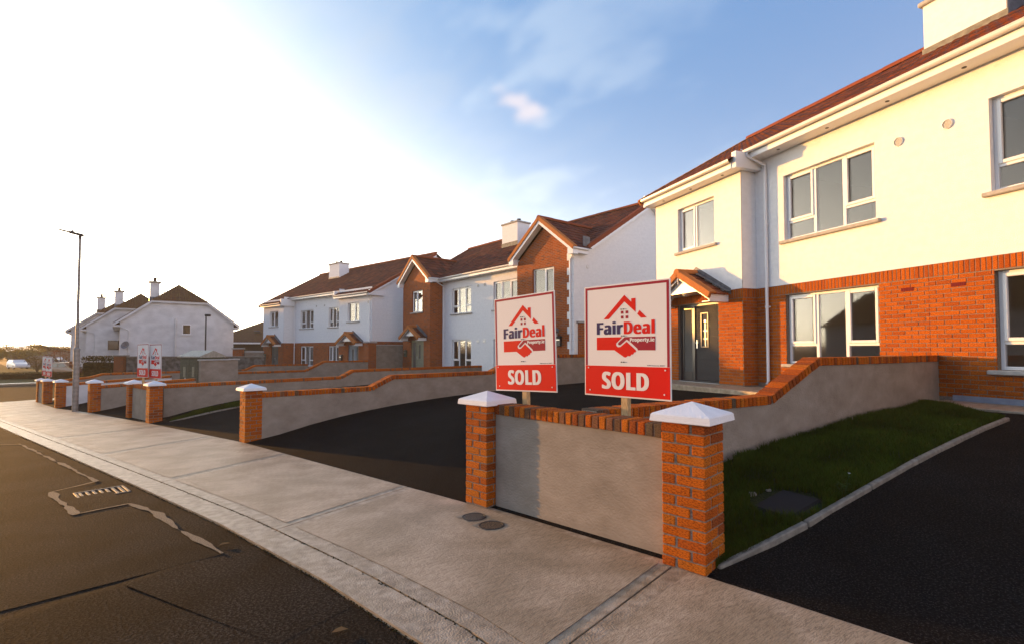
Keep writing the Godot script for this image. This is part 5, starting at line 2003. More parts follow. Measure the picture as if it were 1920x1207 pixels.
# ---------------------------------------------------------------- things in the street
func street_furniture() -> void:
	# street lamp
	var lp := thing("street_lamp", "tall galvanised street lamp with a flat lantern, between two lone pillars", "street lamp", P(-16.31, -0.76, 19.24), 0.0)
	var a := MB.new()
	a.tube([Vector3(0, -0.2, 0), Vector3(0, 2.36, 0)], 0.096, 16)
	a.lathe([Vector2(0.098, 2.30), Vector2(0.104, 2.31), Vector2(0.104, 2.38), Vector2(0.06, 2.43)], 16)
	obj("base_section", a.done(), M.galv, lp)
	a = MB.new()
	a.tube([Vector3(0, 2.40, 0), Vector3(0, 6.62, 0)], 0.055, 12, 0.042)
	obj("column", a.done(), M.galv, lp)
	a = MB.new()
	a.bbox(Vector3(-0.045, 0.55, 0.085), Vector3(0.045, 1.25, 0.105), 0.006)
	obj("access_door", a.done(), M.galv, lp)
	a = MB.new()
	a.xf = Transform3D(Basis(Vector3.UP, deg_to_rad(12)) * Basis(Vector3.BACK, deg_to_rad(-13)), Vector3(0, 6.66, 0))
	a.bbox(Vector3(-0.36, -0.045, -0.085), Vector3(0.10, 0.05, 0.085), 0.025)
	a.bbox(Vector3(-0.68, -0.018, -0.12), Vector3(-0.30, 0.036, 0.12), 0.014)
	obj("lantern", a.done(), M.iron, lp)
	a = MB.new()
	a.xf = Transform3D(Basis(), Vector3(-0.30, 6.76, 0))
	a.lathe([Vector2(0.05, 0.0), Vector2(0.048, 0.04), Vector2(0.03, 0.075), Vector2(0, 0.085)], 12)
	obj("photocell", a.done(), M.iron, lp)
	a = MB.new()
	a.tube([Vector3(0, 6.50, 0), Vector3(0, 6.66, 0)], 0.05, 12)
	obj("spigot", a.done(), M.iron, lp)
	# a second, shorter lamp by the old houses
	var l2 := thing("street_lamp", "dark slender street lamp before the white gable end, beyond the cabinet", "street lamp", P(-22.1, -1.1, 37.0), 0.3)
	a = MB.new()
	a.tube([Vector3(0, -0.3, 0), Vector3(0, 5.1, 0)], 0.06, 10, 0.045)
	obj("column", a.done(), M.black, l2)
	a = MB.new()
	a.bbox(Vector3(-0.08, 5.06, -0.09), Vector3(0.30, 5.22, 0.09), 0.03)
	obj("lantern", a.done(), M.black, l2)
	# the green utility cabinet
	var cb := thing("utility_cabinet", "green utility cabinet with double doors and a pitched lid", "cabinet", P(-13.35, -0.3, 22.0), deg_to_rad(72.0 - 90.0))
	a = MB.new()
	a.bbox(Vector3(-1.16, -0.3, -1.2), Vector3(0, 1.55, 0), 0.02)
	obj("body", a.done(), M.cabinet, cb)
	a = MB.new()
	a.xf = Transform3D(Basis(Vector3.UP, PI / 2), Vector3(-1.22, 1.55, -0.6))
	a.prism([Vector2(-0.67, 0.0), Vector2(0.67, 0.0), Vector2(0.67, 0.05), Vector2(0.0, 0.30), Vector2(-0.67, 0.05)], 0.0, 1.28)
	obj("lid", a.done(), M.lid, cb)
	for k in 2:
		var d := MB.new()
		d.bbox(Vector3(-1.08 + k * 0.50, 0.05, 0.0), Vector3(-0.60 + k * 0.50, 1.42, 0.018), 0.008)
		var dn := obj("door", d.done(), M.cabinet, cb)
		for j in 2:
			d = MB.new()
			d.bbox(Vector3(-0.92 + k * 0.50 + j * 0.07, 0.72, 0.018), Vector3(-0.88 + k * 0.50 + j * 0.07, 1.15, 0.03), 0.004)
			obj("label_strip", d.done(), M.sage_door, dn)
	a = MB.new()
	a.prism([Vector2(-0.88, 0.30), Vector2(-0.76, 0.30), Vector2(-0.80, 0.68), Vector2(-0.84, 0.68)], 0.019, 0.022)
	obj("white_mark", a.done(), M.upvc, cb)
	# two round covers set in the footpath
	var e := dirs(44.0)
	for k in 2:
		var p := Vector2(-0.372, 5.10) if k == 0 else Vector2(-0.19, 4.83)
		var cv := thing("round_cover", "dark round iron cover in the footpath, nearer the pillar" if k == 0 else "rusty round cover in the footpath, nearer the middle of the front wall", "cover", P(p.x, street_y(p) + 0.005, p.y), deg_to_rad(44.0 - 90.0))
		var m: Material = M.iron if k == 0 else M.rust
		var fr := MB.new()
		fr.bbox(Vector3(-0.135, -0.03, -0.135), Vector3(0.135, 0.0015, 0.135), 0.004)
		obj("frame", fr.done(), M.kerb_old, cv)
		var rg := MB.new()
		rg.lathe([Vector2(0.12, -0.01), Vector2(0.12, 0.006), Vector2(0.108, 0.006), Vector2(0.106, -0.004)], 28)
		obj("rim", rg.done(), M.black, cv)
		var ld := MB.new()
		ld.lathe([Vector2(0.105, -0.004), Vector2(0.103, 0.004), Vector2(0.0, 0.004)], 28)
		var lid := obj("lid", ld.done(), m, cv)
		var st := MB.new()
		for i in 9:
			for j in 9:
				var q := Vector2(i - 4, j - 4) * 0.021
				if q.length() < 0.092:
					st.bbox(Vector3(q.x - 0.006, 0.003, q.y - 0.006), Vector3(q.x + 0.006, 0.0075, q.y + 0.006), 0.002)
		obj("tread_studs", st.done(), m, lid)
	# gully grating at the roadside
	var gp := Vector2(-5.21, 6.59)
	var gl := thing("gully_grating", "iron gully grating with open slots at the edge of the road", "drain grating", P(gp.x, street_y(gp) - 0.030, gp.y), deg_to_rad(48.0))
	var fm := MB.new()
	for q in [[-0.26, 0.26, -0.22, -0.19], [-0.26, 0.26, 0.19, 0.22], [-0.26, -0.23, -0.19, 0.19], [0.23, 0.26, -0.19, 0.19]]:
		fm.bbox(Vector3(q[0], -0.05, q[2]), Vector3(q[1], 0.012, q[3]), 0.004)
	obj("frame", fm.done(), M.iron, gl)
	for k in 7:
		box("bar", Vector3(-0.215 + k * 0.066, -0.04, -0.19), Vector3(-0.183 + k * 0.066, 0.010, 0.19), M.iron, gl, 0.003)
	obj("sump", box_mesh(Vector3(-0.23, -0.3, -0.19), Vector3(0.23, -0.045, 0.19)), M.black, gl)


func small_things() -> void:
	# dark cover in the lawn with two pale stones at its corner
	var y := land_y(Vector2(2.37, 4.48))
	var cv := thing("lawn_cover", "dark rectangular access cover sunk in the lawn", "cover", P(2.37, y + 0.012, 4.48), 0.55)
	var n := (on_land(2.33, 4.25) - on_land(2.33, 4.65)).cross(on_land(2.53, 4.44) - on_land(2.13, 4.44)).normalized()
	if n.y < 0:
		n = -n
	cv.transform.basis = Basis(Vector3(n.y, -n.x, 0).normalized(), n, Vector3(n.y, -n.x, 0).normalized().cross(n)) * Basis(Vector3.UP, 0.5)
	var mb := MB.new()
	mb.bbox(Vector3(-0.24, -0.05, -0.19), Vector3(0.24, 0.012, 0.19), 0.03)
	obj("lid", mb.done(), M.rubber, cv)
	for q in [[2.20, 4.74, 0.022], [2.36, 4.77, 0.015]]:
		var st := thing("stone", "pale stone at the far left corner of the lawn cover" if q[2] > 0.02 else "small pale stone behind the lawn cover", "stone", on_land(q[0], q[1], 0.02))
		var s := MB.new()
		s.bbox(Vector3(-1.5, -0.8, -1) * q[2], Vector3(1.5, 0.7, 1) * q[2], q[2] * 0.4, rng, q[2] * 0.2)
		obj("stone_body", s.done(), M.kerb_old, st)
	# a weed at the edge of the lawn
	var w := thing("weed", "leafy weed with a pale flower at the edge of the lawn", "plant", on_land(2.86, 4.47, 0.0))
	var stem := MB.new()
	var lf := MB.new()
	lf.colored = true
	for k in 5:
		var ang := k * 1.3
		var lean := Vector3(cos(ang), 0, sin(ang)) * 0.05
		var h := [0.19, 0.13, 0.12, 0.09, 0.1][k] as float
		stem.tube([Vector3.ZERO, lean * 0.5 + Vector3(0, h * 0.5, 0), lean + Vector3(0, h, 0)], 0.003, 5, 0.0015)
		for j in 7:
			var t := (j + 1.0) / 7.0
			var at := lean * t + Vector3(0, h * t, 0)
			var a2 := ang + j * 2.4
			var o := Vector3(cos(a2), 0.35, sin(a2)) * 0.034
			var sd := Vector3(-sin(a2), 0, cos(a2)) * 0.011
			lf.tint = Color(0.045, 0.075, 0.02) * rng.randf_range(0.8, 1.3)
			lf.quad(at, at + o * 0.55 + sd, at + o, at + o * 0.55 - sd, Vector3.UP)
	obj("stem", stem.done(), M.leaf_green, w)
	obj("leaves", lf.done(), M.leaf, w)
	var fl := MB.new()
	fl.xf = Transform3D(Basis(), Vector3(0.052, 0.195, 0.0))
	for k in 6:
		fl.tri(Vector3.ZERO, Vector3(cos(k), 0.5, sin(k)) * 0.012, Vector3(cos(k + 0.8), 0.5, sin(k + 0.8)) * 0.012, Vector3.UP)
	obj("flower", fl.done(), M.upvc, w)
	# fallen leaves
	var spots := [[5.30, 6.13, true, "brown fallen leaf on the far end of the lawn"], [2.24, 3.25, true, "dry leaf lying on the right-hand driveway"], [-2.52, 4.55, false, "yellow leaf on the road beside the pale seam"], [-1.0, 3.05, false, "pale scrap on the road beside the kerb"]]
	for q in spots:
		var p := Vector2(q[0], q[1])
		var yy := land_y(p) + 0.055 if q[0] > 5.0 else (land_y(p) if q[2] else street_y(p) - 0.025)
		var l := thing("fallen_leaf", q[3], "leaf", P(p.x, yy + 0.006, p.y), rng.randf() * TAU)
		var m := MB.new()
		for s in [-1.0, 1.0]:
			m.quad(Vector3(-0.045, 0, 0), Vector3(-0.01, 0.012, 0.024 * s), Vector3(0.025, 0.010, 0.018 * s), Vector3(0.05, 0.004, 0), Vector3.UP)
		obj("leaf_blade", m.done(), M.dry_leaf, l)
	# tufts of moss and grit along the kerb joint
	var xs: Array = []
	var cs: Array = []
	var ks := resample(KL, 0.2)
	var k0 := shift(ks, 0.0)
	var k1 := shift(ks, 0.262)
	for i in 2600:
		var line := k0 if rng.randf() < 0.72 else k1
		var s := pow(rng.randf(), 1.6) * 17.0 + 4.0
		var p := along(line, s) + Vector2(rng.randf_range(-0.018, 0.018), rng.randf_range(-0.018, 0.018))
		xs.append(Transform3D(Basis(Vector3.UP, rng.randf() * 6).scaled(Vector3.ONE * rng.randf_range(0.002, 0.008)), P(p.x, street_y(p) - 0.022 if line == k0 else street_y(p) - 0.004, p.y)))
		var g := rng.randf_range(0.6, 1.3)
		cs.append(Color(0.05, 0.045, 0.02) * g if rng.randf() < 0.6 else Color(0.10, 0.075, 0.045) * g)
	var gr := MB.new()
	gr.bbox(Vector3(-1, -0.5, -0.7), Vector3(1, 0.5, 0.7), 0.35)
	var mo := multi("kerb_grit", gr.done(), M.leaf, xs, cs, null)
	tag(mo, "grit and moss along the kerb and its joint", "grit")


# ---------------------------------------------------------------- the distance
func old_house(label: String, at: Vector2, y0: float, wins: Array, extras: bool) -> void:
	# gable end with a half hip facing the camera; x runs along the gable, -z back along the ridge
	var h := thing("old_house", label, "house", P(at.x, y0, at.y), deg_to_rad(127.5 - 90.0), "older white houses with half-hipped gables")
	var w := 7.9
	var eave := 5.2
	var clip := 6.75
	var sl := 0.78
	var inset := (clip - eave) / sl
	var top := eave + sl * w * 0.5
	var L := 9.5
	var sb := (top - clip) / 0.85
	var mb := MB.new()
	mb.prism([Vector2(0, -0.5), Vector2(w, -0.5), Vector2(w, eave), Vector2(w - inset, clip), Vector2(inset, clip), Vector2(0, eave)], -L, 0.0)
	obj("walls", mb.done(), M.old_white, h)
	var r := MB.new()
	var ov := 0.45
	var ye := eave - ov * sl
	for g in [0, 1]:
		var X := func(x: float) -> float: return x if g == 0 else w - x
		r.quad(Vector3(X.call(-ov), ye, 0.2), Vector3(X.call(inset), clip + 0.02, 0.2), Vector3(X.call(w * 0.5), top + 0.02, -sb), Vector3(X.call(w * 0.5), top + 0.02, -L), Vector3(-1 if g == 0 else 1, 1, 0))
		r.tri(Vector3(X.call(-ov), ye, 0.2), Vector3(X.call(w * 0.5), top + 0.02, -L), Vector3(X.call(-ov), ye, -L - 0.2), Vector3(-1 if g == 0 else 1, 1, 0))
		r.quad(Vector3(X.call(-ov), ye - 0.12, 0.2), Vector3(X.call(inset), clip - 0.10, 0.2), Vector3(X.call(inset), clip - 0.10, -L), Vector3(X.call(-ov), ye - 0.12, -L), Vector3(0, -1, 0))
	r.tri(Vector3(inset - 0.03, clip - 0.03, 0.30), Vector3(w - inset + 0.03, clip - 0.03, 0.30), Vector3(w * 0.5, top + 0.03, -sb), Vector3(0, 1, 1))
	obj("roof", r.done(), M.old_roof, h)
	# tile ridges laid on the hip and the front slope
	var rb := MB.new()
	for k in 20:
		var x := lerpf(inset, w - inset, (k + 0.5) / 20.0)
		var t := 1.0 - absf(x - w * 0.5) / (w * 0.5 - inset)
		rb.tube([Vector3(x, clip + 0.03, 0.25), Vector3(x, lerpf(clip, top, t) + 0.03, lerpf(0.25, -sb, t))], 0.035, 5)
	obj("tile_rolls", rb.done(), M.old_roof, h)
	var f := MB.new()
	for g in [0, 1]:
		var X := func(x: float) -> float: return x if g == 0 else w - x
		f.quad(Vector3(X.call(-ov), ye - 0.05, 0.22), Vector3(X.call(inset), clip - 0.03, 0.22), Vector3(X.call(inset), clip - 0.22, 0.22), Vector3(X.call(-ov), ye - 0.25, 0.22), Vector3.BACK)
		f.box(Vector3(X.call(-ov), ye - 0.30, 0.2), Vector3(X.call(0.02), ye - 0.16, -L))
	f.box(Vector3(inset - 0.02, clip - 0.20, 0.0), Vector3(w - inset + 0.02, clip - 0.01, 0.24))
	obj("fascia", f.done(), M.old_white, h)
	var ch := part_node("chimney", h)
	box("stack", Vector3(1.95, 6.4, -2.6), Vector3(2.6, 8.35, -1.9), M.old_white, ch)
	box("cap", Vector3(1.85, 8.35, -2.7), Vector3(2.7, 8.47, -1.8), M.old_lead, ch, 0.02)
	box("lead_apron", Vector3(1.9, 6.6, -2.65), Vector3(2.65, 7.15, -1.87), M.lead, ch)
	var pt := MB.new()
	pt.lathe([Vector2(0.13, 0), Vector2(0.11, 0.25), Vector2(0.14, 0.27), Vector2(0.14, 0.34), Vector2(0, 0.34)], 12)
	obj("pot", pt.done(), M.bark, ch, Transform3D(Basis(), Vector3(2.28, 8.47, -2.25)))
	for q in wins:
		var wn := part_node("window", h)
		var fr := MB.new()
		fr.box(Vector3(q[0], q[2], 0.0), Vector3(q[1], q[3], 0.03))
		obj("frame", fr.done(), M.upvc if q[4] else M.bark, wn)
		box("pane", Vector3(q[0] + 0.06, q[2] + 0.06, 0.03), Vector3(q[1] - 0.06, q[3] - 0.06, 0.036), M.dark_glass, wn)
		box("sill", Vector3(q[0] - 0.08, q[2] - 0.07, 0.0), Vector3(q[1] + 0.08, q[2] - 0.003, 0.09), M.old_white, wn)
	# red brick quoins at the foot of the street corner
	for k in 5:
		box("quoin", Vector3(-0.02, 0.3 + k * 0.3, -0.3), Vector3(0.3 if k % 2 else 0.18, 0.58 + k * 0.3, 0.02), M.brick_wall_dark, h)
	var dp := MB.new()
	dp.tube([Vector3(-0.3, ye - 0.2, 0.15), Vector3(0.55, ye - 0.55, 0.06), Vector3(0.55, 0.0, 0.06)], 0.035, 8)
	obj("downpipe", dp.done(), M.old_white, h)
	if extras:
		var pp := MB.new()
		pp.tube([Vector3(3.62, 5.3, 0.08), Vector3(3.62, 0.2, 0.08)], 0.06, 8)
		pp.tube([Vector3(3.62, 2.05, 0.08), Vector3(2.7, 2.08, 0.08)], 0.045, 8)
		pp.tube([Vector3(3.62, 1.40, 0.08), Vector3(4.75, 1.40, 0.08), Vector3(4.75, 2.1, 0.08)], 0.045, 8)
		obj("waste_pipes", pp.done(), M.old_white, h)


func car(called: String, label: String, at: Vector3, turn: float, paint: Material, prof: Array, glassy: Array, length: float, width: float) -> void:
	# side profile in x (length) and y, drawn in towards the roof
	var c := thing(called, label, "car", at, turn)
	var b := MB.new()
	var half := width * 0.5
	var inn := func(y: float) -> float: return half - maxf(0.0, y - 0.85) * 0.28
	var poly := PackedVector2Array(prof)
	var idx := Geometry2D.triangulate_polygon(poly)
	for g in [-1.0, 1.0]:
		for k in range(0, idx.size(), 3):
			var t: Array = []
			for j in 3:
				var p := poly[idx[k + j]]
				t.append(Vector3(p.x, p.y, g * inn.call(p.y)))
			b.tri(t[0], t[1], t[2], Vector3(0, 0, g))
	for k in poly.size():
		var p := poly[k]
		var q := poly[(k + 1) % poly.size()]
		var e := q - p
		b.quad(Vector3(p.x, p.y, -inn.call(p.y)), Vector3(q.x, q.y, -inn.call(q.y)), Vector3(q.x, q.y, inn.call(q.y)), Vector3(p.x, p.y, inn.call(p.y)), Vector3(p.x + q.x - length, p.y + q.y - 1.4, 0))
	obj("body", b.done(), paint, c)
	for gl in glassy:
		for g in [-1.0, 1.0]:
			var m := MB.new()
			var pts: Array = []
			for p in gl:
				pts.append(Vector3(p.x, p.y, g * (inn.call(p.y) + 0.006)))
			for k in range(1, pts.size() - 1):
				m.tri(pts[0], pts[k], pts[k + 1], Vector3(0, 0, g))
			obj("side_window", m.done(), M.dark_glass, c)
	for x in [length * 0.19, length * 0.80]:
		for g in [-1.0, 1.0]:
			var t := MB.new()
			t.xf = Transform3D(Basis(Vector3.RIGHT, PI / 2 * g), Vector3(x, 0.31, g * (half - 0.10)))
			t.lathe([Vector2(0.2, 0.1), Vector2(0.30, 0.11), Vector2(0.315, 0.08), Vector2(0.315, -0.08), Vector2(0.2, -0.1)], 18)
			var w := obj("wheel", t.done(), M.rubber, c)
			var r := MB.new()
			r.xf = t.xf
			r.lathe([Vector2(0.2, 0.1), Vector2(0.18, 0.085), Vector2(0.05, 0.09), Vector2(0, 0.09)], 14)
			obj("rim", r.done(), M.steel, w)
	for g in [-1.0, 1.0]:
		box("headlight", Vector3(length - 0.10, 0.62, g * (half - 0.12) - 0.12), Vector3(length + 0.012, 0.76, g * (half - 0.12) + 0.12), M.upvc, c, 0.02)
		box("tail_light", Vector3(-0.012, 0.75, g * (half - 0.1) - 0.08), Vector3(0.08, 1.0, g * (half - 0.1) + 0.08), M.board_red, c, 0.02)


func foliage(n: int, rx: float, ry: float, rz: float, leaf: float, tone: Color, sd: int, clumps := 9) -> ArrayMesh:
	var r := RandomNumberGenerator.new()
	r.seed = sd
	var mb := MB.new()
	mb.colored = true
	var cl: Array = []
	for k in clumps:
		var d := Vector3(r.randf_range(-1, 1), r.randf_range(-0.7, 1), r.randf_range(-1, 1))
		cl.append([Vector3(d.x * rx, d.y * ry, d.z * rz) * 0.62, r.randf_range(0.35, 0.6), r.randf_range(0.7, 1.25)])
	for k in n:
		var c: Array = cl[r.randi() % clumps]
		var q: Vector3 = Vector3(r.randfn(), r.randfn(), r.randfn()).normalized() * pow(r.randf(), 0.45) * c[1]
		var p: Vector3 = c[0] + Vector3(q.x * rx, q.y * ry, q.z * rz)
		var a := Vector3(r.randfn(), r.randfn(), r.randfn()).normalized() * leaf * r.randf_range(0.6, 1.3)
		var b := a.cross(Vector3(r.randfn(), r.randfn(), r.randfn())).normalized() * leaf * 0.45
		var g: float = c[2] * r.randf_range(0.7, 1.3)
		mb.tint = Color(tone.r * g, tone.g * g, tone.b * g)
		mb.quad(p - a, p + b, p + a, p - b, Vector3(p.x, absf(p.y) + 0.3, p.z))
	return mb.done()


func bush(called: String, label: String, cat: String, at: Vector3, h: float, w: float, tone: Color, n: int, sd: int, leaf := 0.09, bare := false) -> void:
	var o := thing(called, label, cat, at)
	var t := MB.new()
	var r := RandomNumberGenerator.new()
	r.seed = sd
	t.tube([Vector3(0, -0.3, 0), Vector3(0.05, h * 0.3, 0), Vector3(-0.03, h * 0.6, 0.04)], 0.04 * h, 7, 0.015 * h)
	for k in (26 if bare else 9):
		var a := r.randf() * TAU
		var y := h * r.randf_range(0.1, 0.5)
		var e := Vector3(cos(a) * w * r.randf_range(0.25, 0.5), y + h * r.randf_range(0.15, 0.45), sin(a) * w * r.randf_range(0.25, 0.5))
		var s := Vector3(0, y * 0.7, 0)
		t.tube([s, s.lerp(e, 0.5) + Vector3(0, 0.05 * h, 0), e], 0.014 * h, 5, 0.004 * h)
	obj("trunk", t.done(), M.bark, o)
	var c := obj("crown", foliage(n, w * 0.5, h * 0.42, w * 0.5, leaf, tone, sd), M.leaf, o)
	c.position = Vector3(0, h * 0.58, 0)


func hedge(called: String, label: String, a: Vector3, b: Vector3, h: float, w: float, tone: Color, n: int, sd: int) -> void:
	var o := thing(called, label, "hedge", a, atan2(-(b - a).z, (b - a).x))
	var r := RandomNumberGenerator.new()
	r.seed = sd
	var l := a.distance_to(b)
	var core := MB.new()
	core.colored = true
	core.tint = Color(tone.r * 0.5, tone.g * 0.5, tone.b * 0.5)
	core.bbox(Vector3(0, -0.3, -w * 0.36), Vector3(l, h * 0.86, w * 0.36), 0.12)
	obj("hedge_core", core.done(), M.leaf, o)
	var mb := MB.new()
	mb.colored = true
	for k in n:
		var p := Vector3(r.randf() * l, h * pow(r.randf(), 0.7) + r.randfn() * 0.03, (r.randf() - 0.5) * w)
		if r.randf() < 0.6:
			p.z = signf(r.randf() - 0.5) * w * r.randf_range(0.42, 0.54)
		else:
			p.y = h * r.randf_range(0.9, 1.06)
		var s := Vector3(r.randfn(), r.randfn(), r.randfn()).normalized() * 0.07
		var t := s.cross(Vector3(r.randfn(), r.randfn(), r.randfn())).normalized() * 0.035
		var g := r.randf_range(0.6, 1.4)
		mb.tint = Color(tone.r * g, tone.g * g, tone.b * g)
		mb.quad(p - s, p + t, p + s, p - t, Vector3(0, 1, p.z))
	obj("foliage", mb.done(), M.leaf, o)


func distance_things() -> void:
	M.dark_glass = mat(0.06, lin(0.02, 0.022, 0.02))
	M.leaf_green = mat(0.7, lin(0.04, 0.07, 0.02))
	M.dry_leaf = mat(0.8, lin(0.22, 0.12, 0.045))
	old_house("nearest old white house, with the wide half-hipped gable", Vector2(-30.6, 40.0), -1.2, [[4.1, 4.72, 4.03, 4.87, true]], true)
	old_house("second old white house, set back left of the wide gable", Vector2(-38.2, 46.0), -1.3, [[1.55, 2.35, 2.85, 3.72, false]], false)
	old_house("third old white house, farthest along the row by the lamp column", Vector2(-44.3, 51.5), -1.35, [[1.5, 2.1, 2.7, 3.5, false]], false)
	# mast on the nearest old house
	var an := thing("antenna_mast", "thin antenna mast rising beside the old house chimney", "antenna", P(-29.3, 5.2, 43.1))
	var m := MB.new()
	m.tube([Vector3.ZERO, Vector3(0, 3.9, 0)], 0.028, 6)
	m.tube([Vector3(-0.14, 3.85, 0), Vector3(0.08, 3.85, 0)], 0.02, 6)
	obj("mast", m.done(), M.galv, an)
	var ds := thing("satellite_dish", "grey satellite dish on the wide white gable", "satellite dish", P(-30.05, 1.95, 40.1))
	m = MB.new()
	m.xf = Transform3D(Basis(Vector3.RIGHT, 1.2), Vector3(0, 0, 0.25))
	m.lathe([Vector2(0, -0.10), Vector2(0.16, -0.07), Vector2(0.30, 0.0), Vector2(0.31, 0.01), Vector2(0.16, -0.05), Vector2(0, -0.085)], 16)
	obj("dish", m.done(), M.lead, ds)
	m = MB.new()
	m.tube([Vector3(-0.25, -0.2, -0.3), Vector3(-0.2, -0.15, 0.1), Vector3(0, 0, 0.2)], 0.025, 6)
	m.tube([Vector3(0, 0, 0.2), Vector3(0.05, 0.02, 0.62)], 0.015, 6)
	obj("arm", m.done(), M.galv, ds)
	# boundary wall in front of the old houses
	var bw := thing("boundary_wall", "stained grey boundary wall before the old white houses", "wall", P(-27.9, -1.3, 36.2), 0.05)
	box("rendered_panel", Vector3(0.7, -0.4, -0.25), Vector3(10.2, 2.34, 0.0), M.stained, bw)
	box("coping_slab", Vector3(0.7, 2.34, -0.3), Vector3(10.2, 2.42, 0.05), M.kerb_old, bw, 0.015)
	var bp := thing("boundary_pier", "brown brick pier at the left end of the stained boundary wall", "pier", P(-28.0, -1.3, 36.3), 0.05)
	box("brick_shaft", Vector3(0, -0.4, -0.35), Vector3(0.64, 2.42, 0.2), M.brick_wall_dark, bp)
	box("cap", Vector3(-0.05, 2.42, -0.4), Vector3(0.69, 2.5, 0.25), M.kerb_old, bp, 0.015)
	hedge("hedge", "dark clipped hedge left of the brown brick pier", P(-31.5, -1.3, 38.0), P(-28.3, -1.3, 36.9), 2.3, 0.8, Color(0.03, 0.033, 0.012), 1600, 5)
	# pier and wall between the old house and the far house
	var p2 := thing("brick_pier", "square red brick pier with a cream cap, between the old and the far house", "pier", P(-23.4, -1.0, 43.0), 0.3)
	box("brick_shaft", Vector3(0, -0.4, -0.7), Vector3(0.72, 2.62, 0.0), M.brick_wall, p2)
	box("cap", Vector3(-0.08, 2.62, -0.78), Vector3(0.80, 2.72, 0.08), M.precast, p2, 0.02)
	var w2 := thing("side_wall", "grey side wall with pale coping left of the far house", "wall", P(-22.7, -1.0, 43.6), 0.25)
	box("rendered_panel", Vector3(0, -0.4, -0.25), Vector3(2.4, 2.32, 0.0), M.plaster, w2)
	box("coping_slab", Vector3(0, 2.32, -0.32), Vector3(2.4, 2.48, 0.06), M.precast, w2, 0.02)
	# bungalow behind
	var bg := thing("bungalow", "low bungalow with a brown hipped roof, seen between two white houses", "house", P(-35.5, -1.2, 60.0), 0.2)
	box("walls", Vector3(0, -0.5, -9), Vector3(16, 3.55, 0), M.bark, bg)  # dark wall colour stands for the shadow under the fascia
	m = MB.new()
	var q := [Vector3(-0.5, 3.6, 0.5), Vector3(16.5, 3.6, 0.5), Vector3(16.5, 3.6, -9.5), Vector3(-0.5, 3.6, -9.5), Vector3(5.2, 6.5, -4.5), Vector3(11, 6.5, -4.5)]
	m.quad(q[0], q[1], q[5], q[4], Vector3(0, 1, 1))
	m.quad(q[3], q[2], q[5], q[4], Vector3(0, 1, -1))
	m.tri(q[0], q[3], q[4], Vector3(-1, 1, 0))
	m.tri(q[1], q[2], q[5], Vector3(1, 1, 0))
	obj("roof", m.done(), M.old_roof, bg)
	box("gutter", Vector3(-0.5, 3.44, 0.42), Vector3(16.5, 3.62, 0.56), M.upvc, bg, 0.02)
	for k in 2:
		m = MB.new()
		m.xf = Transform3D(Basis(Vector3.RIGHT, -0.53), Vector3(4.6 + k * 3.2, 4.75, -1.42))
		m.box(Vector3(0, 0.0, -0.5), Vector3(0.7, 0.06, 0.5))
		obj("roof_window", m.done(), M.glass_bright, bg)
	# cars across the cross street, kerbside hedge, shrubs and a shed roof on the horizon
	var van := [Vector2(0.05, 0.35), Vector2(0.0, 0.95), Vector2(0.12, 1.35), Vector2(0.35, 1.72), Vector2(0.7, 1.80), Vector2(2.6, 1.78), Vector2(3.15, 1.45), Vector2(3.6, 1.05), Vector2(4.25, 0.9), Vector2(4.45, 0.65), Vector2(4.42, 0.35)]
	var vg := [[Vector2(0.45, 1.1), Vector2(0.55, 1.55), Vector2(1.35, 1.6), Vector2(1.35, 1.1)], [Vector2(1.45, 1.1), Vector2(1.45, 1.6), Vector2(2.4, 1.6), Vector2(2.4, 1.1)], [Vector2(2.5, 1.1), Vector2(2.5, 1.58), Vector2(2.75, 1.52), Vector2(3.25, 1.1)]]
	car("parked_van", "silver people carrier parked across the street, backlit", P(-66.5, -1.52, 74.0), -0.55, mat(0.3, lin(0.20, 0.19, 0.17)), van, vg, 4.45, 1.8)
	var est := [Vector2(0.03, 0.3), Vector2(0.0, 0.9), Vector2(0.2, 1.25), Vector2(0.55, 1.46), Vector2(2.3, 1.48), Vector2(3.0, 1.1), Vector2(4.2, 0.85), Vector2(4.45, 0.6), Vector2(4.4, 0.3)]
	var eg := [[Vector2(0.4, 0.98), Vector2(0.65, 1.34), Vector2(1.4, 1.38), Vector2(1.4, 0.98)], [Vector2(1.5, 0.98), Vector2(1.5, 1.38), Vector2(2.2, 1.38), Vector2(2.75, 1.02)]]
	car("parked_car", "white estate car behind the silver people carrier", P(-72.0, -1.0, 80.0), -0.55, mat(0.3, lin(0.55, 0.55, 0.54)), est, eg, 4.45, 1.8)
	car("parked_car", "small white car parked at the far left edge beyond the hedge", P(-81.5, -1.5, 84.0), -0.55, mat(0.3, lin(0.6, 0.6, 0.6)), est, eg, 4.1, 1.75)
	car("parked_car", "dark red car before the old houses, its window catching the sun", P(-46.8, -1.15, 53.0), -0.35, mat(0.25, lin(0.085, 0.016, 0.012)), est, eg, 4.45, 1.8)
	hedge("hedge", "low dark hedge along the far verge at the left edge", P(-60.0, -1.35, 46.0), P(-41.5, -1.33, 51.5), 0.72, 0.8, Color(0.035, 0.034, 0.012), 3600, 9)
	bush("shrub", "round golden shrub on the left skyline", "shrub", P(-92.0, -1.45, 96.0), 4.4, 6.5, Color(0.15, 0.12, 0.02), 2600, 12, 0.16)
	bush("shrub", "yellow-green shrub at the left edge of the picture, behind the white car", "shrub", P(-97.5, -1.45, 97.0), 3.6, 5.0, Color(0.13, 0.125, 0.018), 2200, 15, 0.15)
	bush("shrub", "tall loose shrub beyond the people carrier", "shrub", P(-104.0, -1.45, 118.0), 4.0, 6.0, Color(0.08, 0.07, 0.018), 2200, 18, 0.17)
	bush("shrub", "reddish half-bare bush left of the street lamp", "shrub", P(-51.8, -1.3, 59.0), 3.2, 4.0, Color(0.10, 0.04, 0.025), 420, 21, 0.10, true)
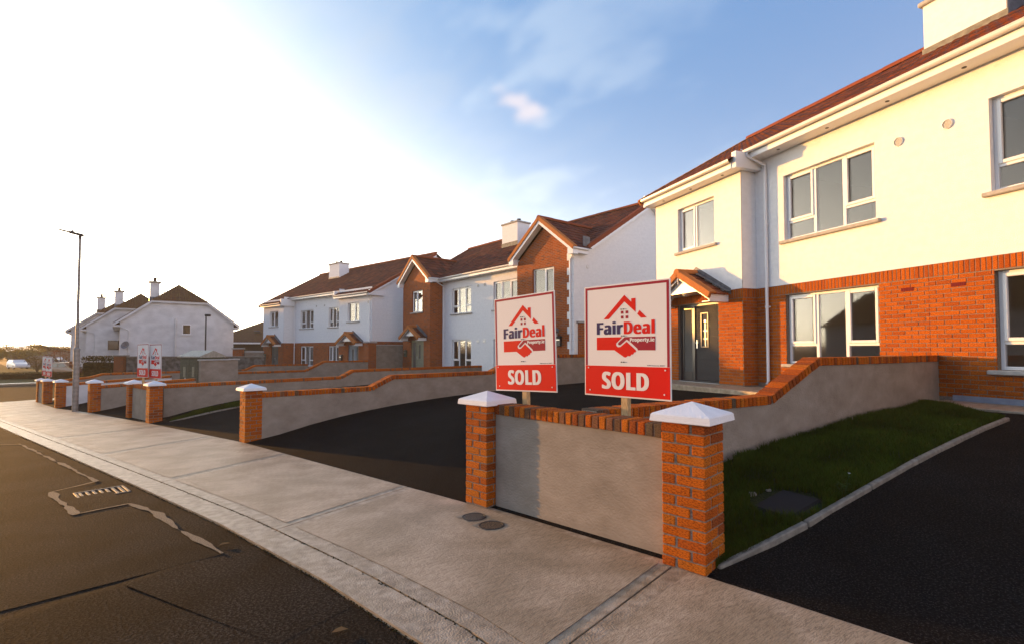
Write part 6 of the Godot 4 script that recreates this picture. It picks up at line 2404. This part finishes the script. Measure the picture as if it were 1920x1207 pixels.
	bush("shrub", "thin greenish bush behind the farthest pair of boards", "shrub", P(-55.5, -1.3, 60.0), 2.5, 2.6, Color(0.07, 0.055, 0.02), 380, 24, 0.10, true)
	var sh := thing("shed", "long pale shed roof on the left skyline", "shed", P(-128.0, -1.45, 128.0), -0.75)
	box("walls", Vector3(0, -0.3, -10), Vector3(34, 2.6, 0), M.stained, sh)
	m = MB.new()
	m.quad(Vector3(-0.4, 2.55, 0.4), Vector3(34.4, 2.55, 0.4), Vector3(34.4, 4.1, -5), Vector3(-0.4, 4.1, -5), Vector3(0, 1, 1))
	m.quad(Vector3(-0.4, 2.55, -10.4), Vector3(34.4, 2.55, -10.4), Vector3(34.4, 4.1, -5), Vector3(-0.4, 4.1, -5), Vector3(0, 1, -1))
	m.prism([Vector2(0, 0), Vector2(0.01, 0), Vector2(0, 0.01)], 0, 0.01)
	obj("roof", m.done(), M.shed_roof, sh)
	for k in 7:
		bush("tree", ["low tree on the far skyline, left of the shed", "dark low tree behind the shed", "pale low tree over the shed roof", "far tree beyond the street lamp", "far tree at the left edge", "small far tree between the shed and the shrub", "far tree right of the shed"][k], "tree", P(-190.0 + k * 19.0, -1.5, 196.0 - (k % 3) * 9.0), 3.0 + (k * 7 % 4) * 0.35, 9.0, Color(0.08, 0.075, 0.03), 900, 40 + k, 0.4)
	# the house over the road, just out of the picture, that shows dark in the near windows
	var oh := thing("street_house", "house over the road with a tiled roof, mirrored in the nearest ground floor windows", "house", P(-38.5, -1.2, 19.5), deg_to_rad(-38.0))
	box("walls", Vector3(-7.5, -0.5, -4.0), Vector3(21.5, 5.2, 4.0), M.old_white, oh)
	m = MB.new()
	m.xf = Transform3D(Basis(Vector3.UP, PI / 2), Vector3(-7.9, 5.2, 0))
	m.prism([Vector2(-4.5, -0.1), Vector2(4.5, -0.1), Vector2(0, 3.4)], 0.0, 29.8)
	obj("roof", m.done(), M.old_roof, oh)
	for k in 6:
		box("window_pane", Vector3(-5.5 + k * 4.4, 0.9, -4.03), Vector3(-3.5 + k * 4.4, 2.1, -4.0), M.dark_glass, oh)
